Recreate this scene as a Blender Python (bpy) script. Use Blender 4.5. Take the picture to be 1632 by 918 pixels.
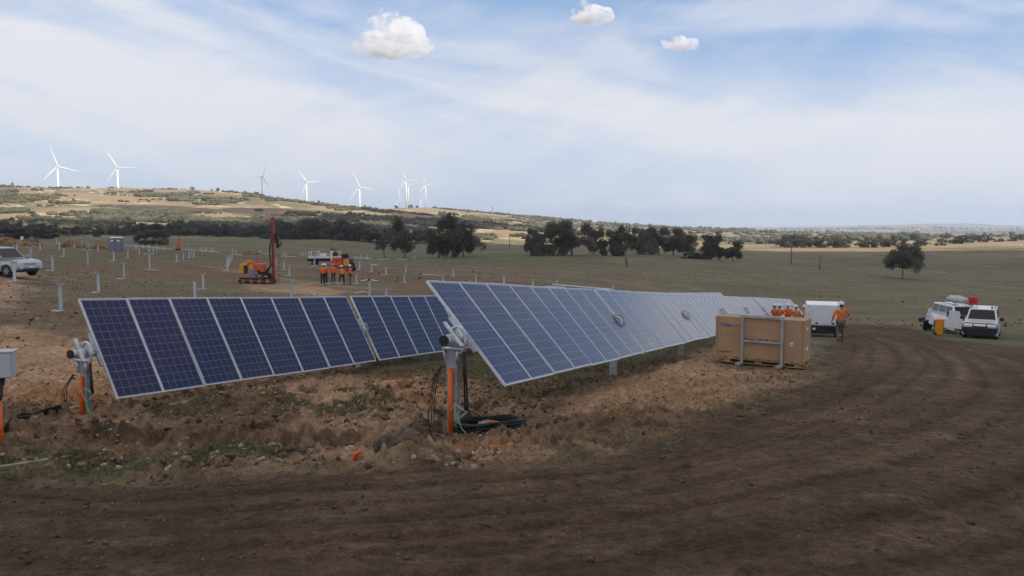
import bpy, bmesh, math, random
import numpy as np
from mathutils import Vector, Matrix
S = bpy.context.scene
for o in list(bpy.data.objects): bpy.data.objects.remove(o)
C = S.collection
rad = math.radians
# ---------------------------------------------------------------- camera
F, HV, PW, PH = 1265.4, 368.0, 1632, 918
PITCH = math.atan((PH/2-HV)/F)
cd = bpy.data.cameras.new('camera'); cam = bpy.data.objects.new('camera', cd); C.objects.link(cam)
cd.sensor_width = 36.0; cd.lens = 36.0*F/PW; cd.clip_start = 0.1; cd.clip_end = 60000
cam.location = (0, 0, 0); cam.rotation_euler = (rad(90)-PITCH, 0, 0)
S.camera = cam
# ---------------------------------------------------------------- light
SUN_AZ, SUN_EL = rad(128), rad(44)
w = bpy.data.worlds.new("World"); S.world = w; w.use_nodes = True
def N(nt, typ, **kw):
    n = nt.nodes.new(typ)
    for k, v in kw.items():
        if k.startswith('i_'):
            key = k[2:]; key = int(key) if key.isdigit() else key.replace('_', ' ')
            n.inputs[key].default_value = v
        else: setattr(n, k, v)
    return n
def mth(nt, op, a, b=None, c=None, clamp=False):
    n = nt.nodes.new('ShaderNodeMath'); n.operation = op; n.use_clamp = clamp
    for i, x in enumerate((a, b, c)):
        if x is None: continue
        if isinstance(x, (int, float)): n.inputs[i].default_value = x
        else: nt.links.new(x, n.inputs[i])
    return n.outputs[0]
def mixc(nt, f, a, b, blend='MIX'):
    n = nt.nodes.new('ShaderNodeMix'); n.data_type = 'RGBA'; n.blend_type = blend
    for i, x in ((0, f), (6, a), (7, b)):
        if isinstance(x, (int, float)): n.inputs[i].default_value = x
        elif isinstance(x, tuple): n.inputs[i].default_value = x if len(x) == 4 else (*x, 1)
        else: nt.links.new(x, n.inputs[i])
    return n.outputs[2]
def ramp(nt, x, a, b, lo=0.0, hi=1.0):
    n = nt.nodes.new('ShaderNodeMapRange'); n.interpolation_type = 'SMOOTHSTEP'
    nt.links.new(x, n.inputs[0])
    for i, v in ((1, a), (2, b), (3, lo), (4, hi)): n.inputs[i].default_value = v
    return n.outputs[0]
def build_sky():
    nt = w.node_tree; nt.nodes.clear()
    out = N(nt, 'ShaderNodeOutputWorld'); bg = N(nt, 'ShaderNodeBackground'); bg.inputs[1].default_value = 0.1
    sky = N(nt, 'ShaderNodeTexSky'); sky.sky_type = 'NISHITA'; sky.sun_disc = False
    sky.sun_elevation = SUN_EL; sky.sun_rotation = SUN_AZ; sky.altitude = 800; sky.air_density = 1.0; sky.dust_density = 0.4; sky.ozone_density = 1.6
    tc = N(nt, 'ShaderNodeTexCoord'); sp = N(nt, 'ShaderNodeSeparateXYZ'); nt.links.new(tc.outputs['Generated'], sp.inputs[0])
    az = mth(nt, 'ARCTAN2', sp.outputs[0], sp.outputs[1]); el = mth(nt, 'ARCSINE', sp.outputs[2])
    def noise(sx, sy, ox, scale, detail=6, rough=.55, dist=0.0, shear=0.0):
        cb = N(nt, 'ShaderNodeCombineXYZ')
        nt.links.new(mth(nt, 'MULTIPLY_ADD', az, sx, ox), cb.inputs[0])
        e2 = mth(nt, 'MULTIPLY_ADD', az, shear, el)
        nt.links.new(mth(nt, 'MULTIPLY', e2, sy), cb.inputs[1]); cb.inputs[2].default_value = ox
        n = N(nt, 'ShaderNodeTexNoise'); n.inputs['Scale'].default_value = scale; n.inputs['Detail'].default_value = detail
        n.inputs['Roughness'].default_value = rough; n.inputs['Distortion'].default_value = dist
        nt.links.new(cb.outputs[0], n.inputs['Vector']); return n.outputs[0]
    n1 = noise(1.0, 4.2, 3.1, 2.2, 8, .52, .5, .16)
    n2 = noise(1.0, 3.0, 9.7, 5.0, 9, .62, .9, -.25)
    n3 = noise(1.0, 2.2, 5.3, 1.1, 4, .5, .2, .1)
    # centre of the broad white veil sinks from left to right
    cen = mth(nt, 'MULTIPLY_ADD', az, -0.115, .125)
    d = mth(nt, 'SUBTRACT', el, cen)
    g = mth(nt, 'POWER', 2.718, mth(nt, 'MULTIPLY', mth(nt, 'MULTIPLY', d, d), -95.0))
    veil = mth(nt, 'ADD', mth(nt, 'MULTIPLY', g, .60), mth(nt, 'MULTIPLY', ramp(nt, n1, .40, .62), .58))
    veil = mth(nt, 'ADD', veil, mth(nt, 'MULTIPLY', mth(nt, 'SUBTRACT', n2, .5), 1.0))
    veil = mth(nt, 'ADD', veil, mth(nt, 'MULTIPLY', mth(nt, 'SUBTRACT', n3, .5), .5))
    # high above the frame the cloud is broken
    veil = mth(nt, 'ADD', veil, ramp(nt, el, .30, .9, 0.0, .38))
    veil = mth(nt, 'MULTIPLY', veil, .95, clamp=True)
    base = mixc(nt, .65, sky.outputs[0], (2.5, 3.9, 6.4), 'MIX')
    base = mixc(nt, ramp(nt, el, .0, .2, .75, .0), base, (4.4, 5.5, 6.7))
    vc = mixc(nt, ramp(nt, el, .30, .8), (6.4, 6.5, 6.9), (7.0, 6.2, 5.4)); base = mixc(nt, ramp(nt, el, .30, .9), base, mixc(nt, .0, (4.0, 4.3, 5.0), (0, 0, 0)))
    c = mixc(nt, veil, base, vc)
    # small low cumulus near the horizon
    n4 = noise(1.0, 2.6, 21.0, 16.0, 6, .6, .3)
    band = mth(nt, 'MULTIPLY', ramp(nt, el, .022, .034), ramp(nt, el, .042, .062, 1, 0))
    band = mth(nt, 'MULTIPLY', band, ramp(nt, az, -.05, .12))
    c = mixc(nt, mth(nt, 'MULTIPLY', mth(nt, 'MULTIPLY', ramp(nt, n4, .47, .62), band), .8), c, (6.8, 6.95, 7.4))
    nt.links.new(c, bg.inputs[0]); nt.links.new(bg.outputs[0], out.inputs[0])
build_sky()
sd = bpy.data.lights.new('sun', 'SUN'); sd.energy = 4.2; sd.angle = rad(.53); sd.color = (1, .93, .82)
sun = bpy.data.objects.new('sun', sd); C.objects.link(sun)
SDIR = Vector((math.sin(SUN_AZ)*math.cos(SUN_EL), math.cos(SUN_AZ)*math.cos(SUN_EL), math.sin(SUN_EL)))
sun.rotation_euler = SDIR.to_track_quat('Z', 'Y').to_euler(); sun.location = SDIR*200
S.view_settings.view_transform = 'Standard'; S.view_settings.look = 'None'; S.view_settings.exposure = 0.40; S.view_settings.gamma = 1
S.render.engine = 'CYCLES'
S.cycles.max_bounces = 8; S.cycles.volume_bounces = 4; S.cycles.transparent_max_bounces = 12
# ---------------------------------------------------------------- numpy noise
_rng = np.random.RandomState(7); _T = _rng.rand(256, 256)
def vn(x, y):
    xi = np.floor(x).astype(int); yi = np.floor(y).astype(int); fx = x-xi; fy = y-yi
    fx = fx*fx*fx*(fx*(fx*6-15)+10); fy = fy*fy*fy*(fy*(fy*6-15)+10)
    a = _T[xi & 255, yi & 255]; b = _T[(xi+1) & 255, yi & 255]; c = _T[xi & 255, (yi+1) & 255]; d = _T[(xi+1) & 255, (yi+1) & 255]
    return (a*(1-fx)+b*fx)*(1-fy)+(c*(1-fx)+d*fx)*fy
def fbm(x, y, o=4, s=0.0):
    r = np.zeros_like(x, dtype=float); a = .5; t = 0
    for i in range(o):
        r += a*vn(x*2**i+17.3*i+s, y*2**i-9.1*i+s*1.7); t += a; a *= .5
    return r/t
def sst(x, a, b):
    t = np.clip((x-a)/(b-a), 0, 1); return t*t*(3-2*t)
# ---------------------------------------------------------------- terrain profile: bearings (photo column) -> (distance, photo row)
PROF = {
 -250: [(12, 690), (20, 585), (28, 520), (36, 485), (49, 434), (80, 413), (121, 398), (165, 388), (300, 381), (430, 378), (600, 352), (800, 325), (1000, 308), (1150, 300), (1300, 297), (1500, 306), (1900, 320), (3000, 345), (6000, 360), (15000, 366)],
 0:    [(12, 690), (14, 668), (20, 585), (28, 525), (36, 494), (49, 437), (80, 415), (121, 400), (165, 389), (300, 381), (430, 378), (600, 352), (800, 325), (1000, 308), (1150, 299.5), (1300, 297), (1500, 306), (1900, 320), (3000, 345), (6000, 360), (15000, 366)],
 200:  [(12, 690), (14, 668), (20, 588), (28, 533), (37, 500), (50, 470), (66, 444), (90, 421), (121, 404), (165, 393), (300, 384), (430, 379), (600, 360), (800, 334), (1000, 314), (1150, 303.5), (1300, 301), (1500, 310), (1900, 322), (3000, 345), (6000, 360), (15000, 366)],
 400:  [(12, 676), (20, 592), (30, 532), (50, 476), (66, 455), (90, 433), (121, 417), (165, 405), (227, 395), (300, 387), (430, 380), (600, 366), (800, 345), (1000, 322), (1150, 309), (1300, 306.5), (1500, 318), (1900, 330), (3000, 350), (6000, 360), (15000, 366)],
 600:  [(12, 672), (20, 597), (30, 542), (50, 484), (63, 459), (90, 437), (121, 426), (165, 417), (227, 409), (300, 398), (430, 386), (600, 373), (800, 357), (1000, 342), (1150, 333), (1300, 329.5), (1500, 338), (1900, 345), (3000, 355), (6000, 361), (15000, 366)],
 680:  [(12, 672), (20, 600), (30, 547), (50, 490), (63, 465), (90, 441), (121, 429), (165, 420), (227, 411), (300, 401), (430, 388), (600, 376), (800, 362), (1000, 350), (1300, 338), (1550, 332), (1700, 331.5), (1900, 336), (3000, 355), (6000, 361), (15000, 366)],
 816:  [(12, 672), (20, 602), (34, 546), (50, 503), (90, 454), (121, 438), (165, 425), (227, 413), (300, 403), (400, 394), (520, 389), (620, 378), (720, 366), (1000, 362), (1300, 354), (1700, 346), (2000, 344.5), (2600, 350), (6000, 360), (15000, 366)],
 1000: [(12, 672), (17.7, 605), (34, 546), (46, 522), (70, 496), (90, 475), (120, 454), (165, 433), (227, 416), (260, 408), (400, 396), (800, 385), (1300, 372), (2000, 359), (2400, 357.5), (3500, 361), (8000, 362), (15000, 366)],
 1200: [(12, 655), (17.7, 589), (25, 562), (34, 544), (50, 526), (70, 508), (87, 495), (120, 467), (150, 450), (200, 432), (260, 418), (400, 404), (600, 393), (1000, 384), (2000, 371.5), (2600, 368.5), (5000, 369), (8000, 364), (10000, 362), (15000, 366)],
 1300: [(12, 652), (17.7, 590), (25, 564), (34, 545), (45, 537), (50, 532), (70, 515), (87, 503), (120, 474), (150, 456), (200, 438), (300, 415), (450, 400), (600, 392), (1000, 383), (2000, 374), (4000, 370), (7000, 365), (9500, 361), (15000, 366)],
 1450: [(12, 655), (17.7, 597), (25, 570), (34, 548), (50, 533), (70, 517), (90, 503), (120, 480), (150, 462), (200, 443), (300, 420), (450, 400), (600, 391), (1000, 382), (2000, 376), (4000, 370.5), (7000, 362), (9000, 356.5), (15000, 364)],
 1540: [(12, 658), (17.7, 600), (25, 572), (34, 552), (50, 536), (70, 518), (90, 504), (120, 482), (150, 464), (200, 444), (300, 419), (450, 398), (600, 389), (1000, 381), (2000, 376.5), (4000, 371.5), (7000, 364), (9000, 353.5), (12000, 360), (15000, 364)],
 1632: [(12, 660), (17.7, 605), (25, 575), (34, 556), (50, 539), (70, 520), (90, 505), (120, 485), (150, 467), (200, 446), (300, 418), (450, 397), (600, 387), (1000, 381), (2000, 377), (4000, 371), (7000, 364.5), (9000, 361.5), (15000, 364)],
 1900: [(12, 665), (17.7, 612), (25, 580), (34, 560), (50, 545), (90, 508), (150, 470), (200, 448), (300, 418), (450, 396), (600, 386), (1000, 380), (2000, 377), (4000, 371), (9000, 363), (15000, 364)],
}
US = np.array(sorted(PROF)); LY = np.linspace(math.log(.5), math.log(16000), 600)
def slope_of(v): return -np.tan(np.arctan((np.asarray(v, float)-PH/2)/F)+PITCH)
TAB = []
for u in US:
    p = PROF[u]; ly = np.log([a for a, b in p]); s = slope_of([b for a, b in p])
    ly = np.concatenate([np.log([.5, 1, 2, 4, 7, 9.5]), ly])
    y0 = np.exp(ly[:6]); z12 = s[0]*12; sl = (z12+1.55)/12
    s = np.concatenate([(-1.55+sl*y0)/y0, s])
    t = np.interp(LY, ly, s*np.exp(ly))      # z
    near = np.interp(LY, ly, s)
    t = np.where(LY > math.log(60), near*np.exp(LY), t)
    k = np.exp(-.5*(np.arange(-12, 13)/3.6)**2); k /= k.sum()
    r = t/np.exp(LY); r = np.convolve(np.pad(r, 12, 'edge'), k, 'valid')
    TAB.append(r*np.exp(LY))
TAB = np.array(TAB)
UF = np.arange(US[0], US[-1]+1, 10.0); T2 = np.array([np.interp(UF, US, TAB[:, j]) for j in range(len(LY))]).T
kk = np.exp(-.5*(np.arange(-12, 13)/4.5)**2); kk /= kk.sum()
T2 = np.apply_along_axis(lambda c: np.convolve(np.pad(c, 12, 'edge'), kk, 'valid'), 0, T2)
def base_z(x, y):
    az = np.arctan2(x, y); r = np.hypot(x, y)+1e-6
    lim = rad(40); a = np.abs(az)
    azc = np.where(a < lim, az, np.sign(az)*lim*(1-(a-lim)/(math.pi-lim)))
    Y = np.clip(r*np.cos(azc), .5, 15900); u = np.clip(PW/2+F*np.tan(azc), UF[0], UF[-1]-1e-3)
    fi = (u-UF[0])/10; i = np.clip(fi.astype(int), 0, len(UF)-2); fi = fi-i
    fj = (np.log(Y)-LY[0])/(LY[1]-LY[0]); j = np.clip(fj.astype(int), 0, len(LY)-2); fj = fj-j
    return (T2[i, j]*(1-fi)+T2[i+1, j]*fi)*(1-fj)+(T2[i, j+1]*(1-fi)+T2[i+1, j+1]*fi)*fj
def bz(x, y): return float(base_z(np.array([x], float), np.array([y], float))[0])
_YS = np.exp(np.linspace(math.log(2.5), math.log(15500), 2600))
def ray(u, v, Y=1.0):
    X = (u-PW/2)/F; Z = -(v-PH/2)/F; cy, sy = math.cos(PITCH), math.sin(PITCH)
    d = Vector((X, cy+Z*sy, -sy+Z*cy)); return d*(Y/d.y)
def flat_at(u, v):                      # where the sight line meets the bare terrain
    d = ray(u, v, 1.0); z = base_z(d.x*_YS, _YS); k = np.nonzero(d.z*_YS < z)[0]
    i = k[0] if len(k) else len(_YS)-1
    if i > 0:
        a0 = d.z*_YS[i-1]-z[i-1]; a1 = d.z*_YS[i]-z[i]; t = a0/(a0-a1+1e-9); Y = _YS[i-1]+(_YS[i]-_YS[i-1])*min(max(t, 0), 1)
    else: Y = _YS[0]
    return (d.x*Y, Y)
def poly(pts): return np.array([flat_at(*p) for p in pts])
def seg_dist(x, y, P, closed=False):
    """distance to polyline, arc position, side (+ = left of travel)"""
    best = np.full(x.shape, 1e9); arc = np.zeros(x.shape); side = np.ones(x.shape); L = 0
    Q = np.vstack([P, P[:1]]) if closed else P
    for k in range(len(Q)-1):
        ax, ay = Q[k]; dx, dy = Q[k+1]-Q[k]; l2 = dx*dx+dy*dy
        t = np.clip(((x-ax)*dx+(y-ay)*dy)/l2, 0, 1); ex = x-ax-t*dx; ey = y-ay-t*dy; d = np.hypot(ex, ey)
        m = d < best; best[m] = d[m]; arc[m] = (L+t*math.sqrt(l2))[m]; side[m] = np.sign(dx*(y-ay)-dy*(x-ax))[m]; L += math.sqrt(l2)
    return best, arc, side
def inside(x, y, P):
    c = np.zeros(x.shape, bool); j = len(P)-1
    for i in range(len(P)):
        xi, yi = P[i]; xj, yj = P[j]
        with np.errstate(divide='ignore', invalid='ignore'):
            c ^= ((yi > y) != (yj > y)) & (x < (xj-xi)*(y-yi)/(yj-yi+1e-12)+xi)
        j = i
    return c
def zone(x, y, P, soft, nz=None):
    d, _, _ = seg_dist(x, y, P, True); s = np.where(inside(x, y, P), d, -d)
    if nz is not None: s = s+nz
    return sst(s, -soft, soft)
def smooth_line(P, n=12):
    P = np.array(P, float); out = []
    for i in range(len(P)-1):
        p0 = P[max(i-1, 0)]; p1 = P[i]; p2 = P[i+1]; p3 = P[min(i+2, len(P)-1)]
        for t in np.linspace(0, 1, n, endpoint=False):
            out.append(.5*((2*p1)+(-p0+p2)*t+(2*p0-5*p1+4*p2-p3)*t*t+(-p0+3*p1-3*p2+p3)*t**3))
    out.append(P[-1]); return np.array(out)
BANK = smooth_line(poly([(-260, 690), (-60, 682), (30, 676), (150, 683), (300, 687), (450, 693), (560, 697), (640, 700), (672, 690), (705, 668), (740, 655)]), 6)
ROADC = smooth_line(poly([(-700, 850), (-100, 838), (400, 830), (800, 806), (1150, 758), (1400, 700), (1530, 640), (1560, 595), (1510, 560), (1430, 535), (1370, 522), (1320, 512)]), 8)
ROADZ = poly([(-900, 775), (-200, 768), (200, 765), (420, 762), (640, 748), (830, 748), (960, 722), (1090, 690), (1180, 655), (1260, 622), (1320, 600), (1300, 585), (1310, 560), (1345, 535), (1330, 516), (1330, 503), (1385, 507), (1450, 520), (1500, 541), (1632, 552), (1900, 575), (2300, 640), (2300, 2500), (-900, 2500)])
ROAD2 = poly([(1180, 655), (1260, 622), (1340, 595), (1400, 560), (1440, 545), (1632, 560), (1900, 590), (1900, 700), (1500, 680), (1200, 700)])
TANZ = poly([(640, 575), (760, 600), (905, 600), (1100, 560), (1140, 545), (1145, 590), (1290, 592), (1330, 600), (1240, 640), (1150, 668), (1040, 700), (900, 738), (700, 745), (420, 755), (200, 745), (0, 740), (-300, 740), (-300, 590), (20, 520), (120, 540), (300, 570)])
GRSF = poly([(-300, 712), (0, 712), (250, 718), (480, 716), (560, 724), (420, 738), (250, 752), (120, 762), (-300, 775)])
GRSB = poly([(180, 655), (330, 642), (520, 636), (650, 650), (640, 668), (600, 676), (400, 668), (200, 676)])
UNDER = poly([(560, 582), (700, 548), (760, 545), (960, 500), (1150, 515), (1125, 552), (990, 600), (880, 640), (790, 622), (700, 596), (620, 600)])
CLAY = [(poly([(20, 628), (150, 622), (175, 645), (120, 668), (40, 655)]), 1.0), (poly([(560, 640), (680, 628), (700, 650), (620, 656)]), .8),
        (poly([(640, 700), (740, 690), (800, 712), (700, 738), (640, 728)]), .7), (poly([(1180, 672), (1340, 668), (1350, 690), (1230, 700)]), .8), (poly([(1100, 715), (1180, 712), (1180, 735), (1110, 738)]), .9),
        (poly([(850, 640), (1000, 600), (1180, 620), (1150, 655), (950, 680)]), .2)]
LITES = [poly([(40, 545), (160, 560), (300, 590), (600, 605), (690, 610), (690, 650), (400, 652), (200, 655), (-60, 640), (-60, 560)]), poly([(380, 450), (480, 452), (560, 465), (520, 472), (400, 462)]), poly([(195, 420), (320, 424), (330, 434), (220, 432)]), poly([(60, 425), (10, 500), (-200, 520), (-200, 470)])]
MOUNDS = [(380, 652, 2.6, .9, .16), (560, 644, 2.2, .7, .18), (630, 636, .9, .6, .22), (60, 626, 1.3, .6, .12), (240, 632, 1.2, .5, .10), (655, 738, .38, .3, .2), (1060, 668, 1.6, .6, .07), (890, 690, .8, .5, .08)]
MOUNDS = [(*flat_at(u, v), a, b, h) for u, v, a, b, h in MOUNDS]
PADS = [(*flat_at(777, 682), .65, 1.1, .2), (*flat_at(728, 672), .1, .4, .3), (*flat_at(146, 665), .15, .5, .3)]
FLATS = [(5.95, 18.7, 1.3, 2.8, -.220*0-(589.5-HV)/F*17.95-.035)]
RUTS = [(-3.1, .13), (-2.5, .10), (-1.55, .14), (-.8, .09), (-.1, .14), (.6, .12), (1.15, .09), (1.9, .14), (2.6, .1), (3.3, .12), (4.2, .13), (5.1, .11)]
def height(x, y, fine=True):
    x = np.asarray(x, float); y = np.asarray(y, float)
    z = base_z(x, y); r = np.hypot(x, y)
    z = z+(fbm(x/60, y/60, 3)-.5)*2.2*sst(r, 90, 400)+(fbm(x/260, y/260, 4, 3)-.5)*np.clip((r-500)/1000, 0, 1)*16
    if fine:
        m = r < 60
        if m.any():
            xm = x[m]; ym = y[m]; rm = r[m]; dz = np.zeros(xm.shape)
            nz = fbm(xm*1.3, ym*1.3, 4, 5); road = zone(xm, ym, ROADZ, .5, (nz-.5)*1.6)
            near = 1-sst(rm, 25, 60)
            d, arc, side = seg_dist(xm, ym, BANK)
            sd_ = -d*side+(fbm(xm*1.7, ym*1.7, 5, 8)-.5)*1.15       # + = camera side
            on = (1-sst(d, 1.8, 2.6))*sst(arc, .5, 3)
            dep = .5+1.1*fbm(arc*.9, arc*.3, 3, 4); bank = (.05*(1-sst(sd_, -.02, .10))-.19*dep*sst(sd_, 0, .22)*(1-sst(sd_, .35, 1.5)))*on
            dz += bank
            face = np.exp(-(sd_/.25)**2)*on
            dz += face*(fbm(xm*5, ym*5, 4, 2)-.5)*.22
            for mx, my, a, b, h in MOUNDS:
                q = ((xm-mx)/a)**2+((ym-my)/b)**2; dz += h*np.exp(-q*1.2)*(.6+.9*(fbm(xm*3, ym*3, 3, mx)))
            rough = (1-road)
            dz += rough*near*((fbm(xm*.8, ym*.8, 3, 1)-.5)*.12+(fbm(xm*4.2, ym*4.2, 4, 4)-.5)*.085)
            clod = np.maximum(fbm(xm*6.5, ym*6.5, 3, 9)-.56, 0)
            dz += clod*.45*near*(rough*.8+.08)
            dz += rough*(1-sst(rm, 14, 26))*((1-np.abs(fbm(xm*9, ym*9, 3, 19)*2-1))-.6)*.05*(.3+1.2*fbm(xm*1.1, ym*1.1, 2, 29))
            rd, ra, rs = seg_dist(xm, ym, ROADC)
            dd = rd*rs
            st = fbm(dd*2.6, ra*.10, 3, 6)
            rut = np.zeros(xm.shape)
            for o_, w_ in RUTS: rut += np.exp(-((dd-o_-(fbm(ra*.15, ra*0+o_, 2, 4)-.5)*.5)/w_)**2)*(.45+.75*fbm(ra*6, dd*1.5, 2, 8))
            dz += -road*near*rut*.028
            dz += road*near*((st-.5)*.035+(fbm(dd*9, ra*.35, 3, 12)-.5)*.035+(fbm(xm*5, ym*5, 3, 3)-.5)*.025)
            for px, py, r0, r1, f in PADS: dz *= 1-(1-f)*(1-sst(np.hypot(xm-px, ym-py), r0, r1))
            z = z.copy(); z[m] += dz
            for px, py, r0, r1, zt in FLATS:
                q = 1-sst(np.hypot(xm-px, ym-py), r0, r1); z[m] = z[m]+(zt+.3*dz-z[m])*q
    return z
def gz(x, y): return float(height(np.array([x]), np.array([y]))[0])
def at(u, v):
    x, y = flat_at(u, v); return Vector((x, y, gz(x, y)))
def atY(u, Y):
    x = (u-PW/2)/F*Y; return Vector((x, Y, gz(x, Y)))   # close enough: pitch is small
# ---------------------------------------------------------------- object helpers
def tag(o, label=None, cat=None, group=None, kind=None):
    if label: o['label'] = label
    if cat: o['category'] = cat
    if group: o['group'] = group
    if kind: o['kind'] = kind
    return o
def mobj(name, verts, faces, mat, parent=None, smooth=False):
    me = bpy.data.meshes.new(name); me.from_pydata([tuple(v) for v in verts], [], [tuple(f) for f in faces]); me.update()
    return link(name, me, mat, parent, smooth)
def link(name, me, mat, parent=None, smooth=False):
    if mat and not me.materials: me.materials.append(mat)
    if smooth: me.polygons.foreach_set('use_smooth', [True]*len(me.polygons))
    o = bpy.data.objects.new(name, me); C.objects.link(o)
    if parent: o.parent = parent
    return o
def npmesh(name, V, Fq, smooth=False):
    me = bpy.data.meshes.new(name); k = Fq.shape[1]
    me.vertices.add(len(V)); me.vertices.foreach_set('co', np.asarray(V, np.float32).ravel())
    me.loops.add(Fq.size); me.loops.foreach_set('vertex_index', Fq.ravel().astype(np.int32))
    me.polygons.add(len(Fq)); me.polygons.foreach_set('loop_start', np.arange(0, Fq.size, k, dtype=np.int32))
    try: me.polygons.foreach_set('loop_total', np.full(len(Fq), k, np.int32))
    except Exception: pass
    if smooth: me.polygons.foreach_set('use_smooth', np.ones(len(Fq), bool))
    me.update(calc_edges=True); return me
def empty(name, loc=(0, 0, 0), rz=0, label=None, cat=None, group=None):
    o = bpy.data.objects.new(name, None); C.objects.link(o); o.location = loc; o.rotation_euler = (0, 0, rz); o.empty_display_size = .2
    return tag(o, label, cat, group)
def copy_tree(o, parent=None):
    c = o.copy(); C.objects.link(c); c.parent = parent
    for ch in list(o.children): copy_tree(ch, c)
    return c
class MB:
    def __init__(s): s.v = []; s.f = []
    def add(s, V, Fc, M=None):
        b = len(s.v)
        for p in V: s.v.append(tuple((M @ Vector(p)) if M else p))
        for f in Fc: s.f.append(tuple(i+b for i in f))
        return s
    def box(s, c, d, M=None, tx=1, ty=1):
        x, y, z = d[0]/2, d[1]/2, d[2]/2
        V = [(-x, -y, -z), (x, -y, -z), (x, y, -z), (-x, y, -z), (-x*tx, -y*ty, z), (x*tx, -y*ty, z), (x*tx, y*ty, z), (-x*tx, y*ty, z)]
        T = Matrix.Translation(c)
        if M: T = T @ M.to_4x4()
        return s.add(V, [(3, 2, 1, 0), (4, 5, 6, 7), (0, 1, 5, 4), (1, 2, 6, 5), (2, 3, 7, 6), (3, 0, 4, 7)], T)
    def bar(s, a, b, wd, h=None, upv=(0, 0, 1)):
        a = Vector(a); b = Vector(b); d = (b-a); L = d.length; x = d.normalized(); u = Vector(upv)
        if abs(x.dot(u)) > .97: u = Vector((0, 1, 0))
        y = u.cross(x).normalized(); z = x.cross(y)
        return s.box((a+b)/2, (L, wd, h or wd), Matrix((x, y, z)).transposed())
    def tube(s, pts, r, n=8, cap=True):
        pts = [Vector(p) for p in pts]; rr = r if isinstance(r, (list, tuple)) else [r]*len(pts)
        rings = []; pv = None
        for i, p in enumerate(pts):
            t = (pts[min(i+1, len(pts)-1)]-pts[max(i-1, 0)]).normalized()
            if pv is None: pv = t.orthogonal().normalized()
            pv = (pv-t*pv.dot(t)).normalized(); q = t.cross(pv)
            rings.append([tuple(p+(pv*math.cos(2*math.pi*k/n)+q*math.sin(2*math.pi*k/n))*rr[i]) for k in range(n)])
        V = [v for g in rings for v in g]; Fc = []
        for i in range(len(rings)-1):
            for k in range(n): Fc.append((i*n+k, i*n+(k+1) % n, (i+1)*n+(k+1) % n, (i+1)*n+k))
        if cap: Fc.append(tuple(range(n-1, -1, -1))); Fc.append(tuple((len(rings)-1)*n+k for k in range(n)))
        return s.add(V, Fc)
    def lathe(s, prof, c=(0, 0, 0), n=16, axis='z'):
        V = []; Fc = []
        for (r, z) in prof:
            for k in range(n):
                a = 2*math.pi*k/n; p = (r*math.cos(a), r*math.sin(a), z)
                if axis == 'y': p = (p[0], p[2], p[1])
                if axis == 'x': p = (p[2], p[0], p[1])
                V.append((p[0]+c[0], p[1]+c[1], p[2]+c[2]))
        for i in range(len(prof)-1):
            for k in range(n): Fc.append((i*n+k, i*n+(k+1) % n, (i+1)*n+(k+1) % n, (i+1)*n+k))
        Fc.append(tuple(range(n))); Fc.append(tuple((len(prof)-1)*n+k for k in range(n)))
        return s.add(V, Fc)
    def prism(s, pl, y0, y1):           # polygon in x,z extruded along y
        n = len(pl); V = [(x, y0, z) for x, z in pl]+[(x, y1, z) for x, z in pl]
        return s.add(V, [tuple(range(n)), tuple(range(2*n-1, n-1, -1))]+[(i, n+i, n+(i+1) % n, (i+1) % n) for i in range(n)])
    def build(s, name, mat, parent=None, smooth=False, bevel=0, seg=2):
        o = mobj(name, s.v, s.f, mat, parent, smooth)
        bm = bmesh.new(); bm.from_mesh(o.data); bmesh.ops.recalc_face_normals(bm, faces=bm.faces); bm.to_mesh(o.data); bm.free()
        if bevel:
            m = o.modifiers.new('bevel', 'BEVEL'); m.width = bevel; m.segments = seg; m.limit_method = 'ANGLE'; m.angle_limit = rad(35)
        return o
MATS = {}
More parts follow.
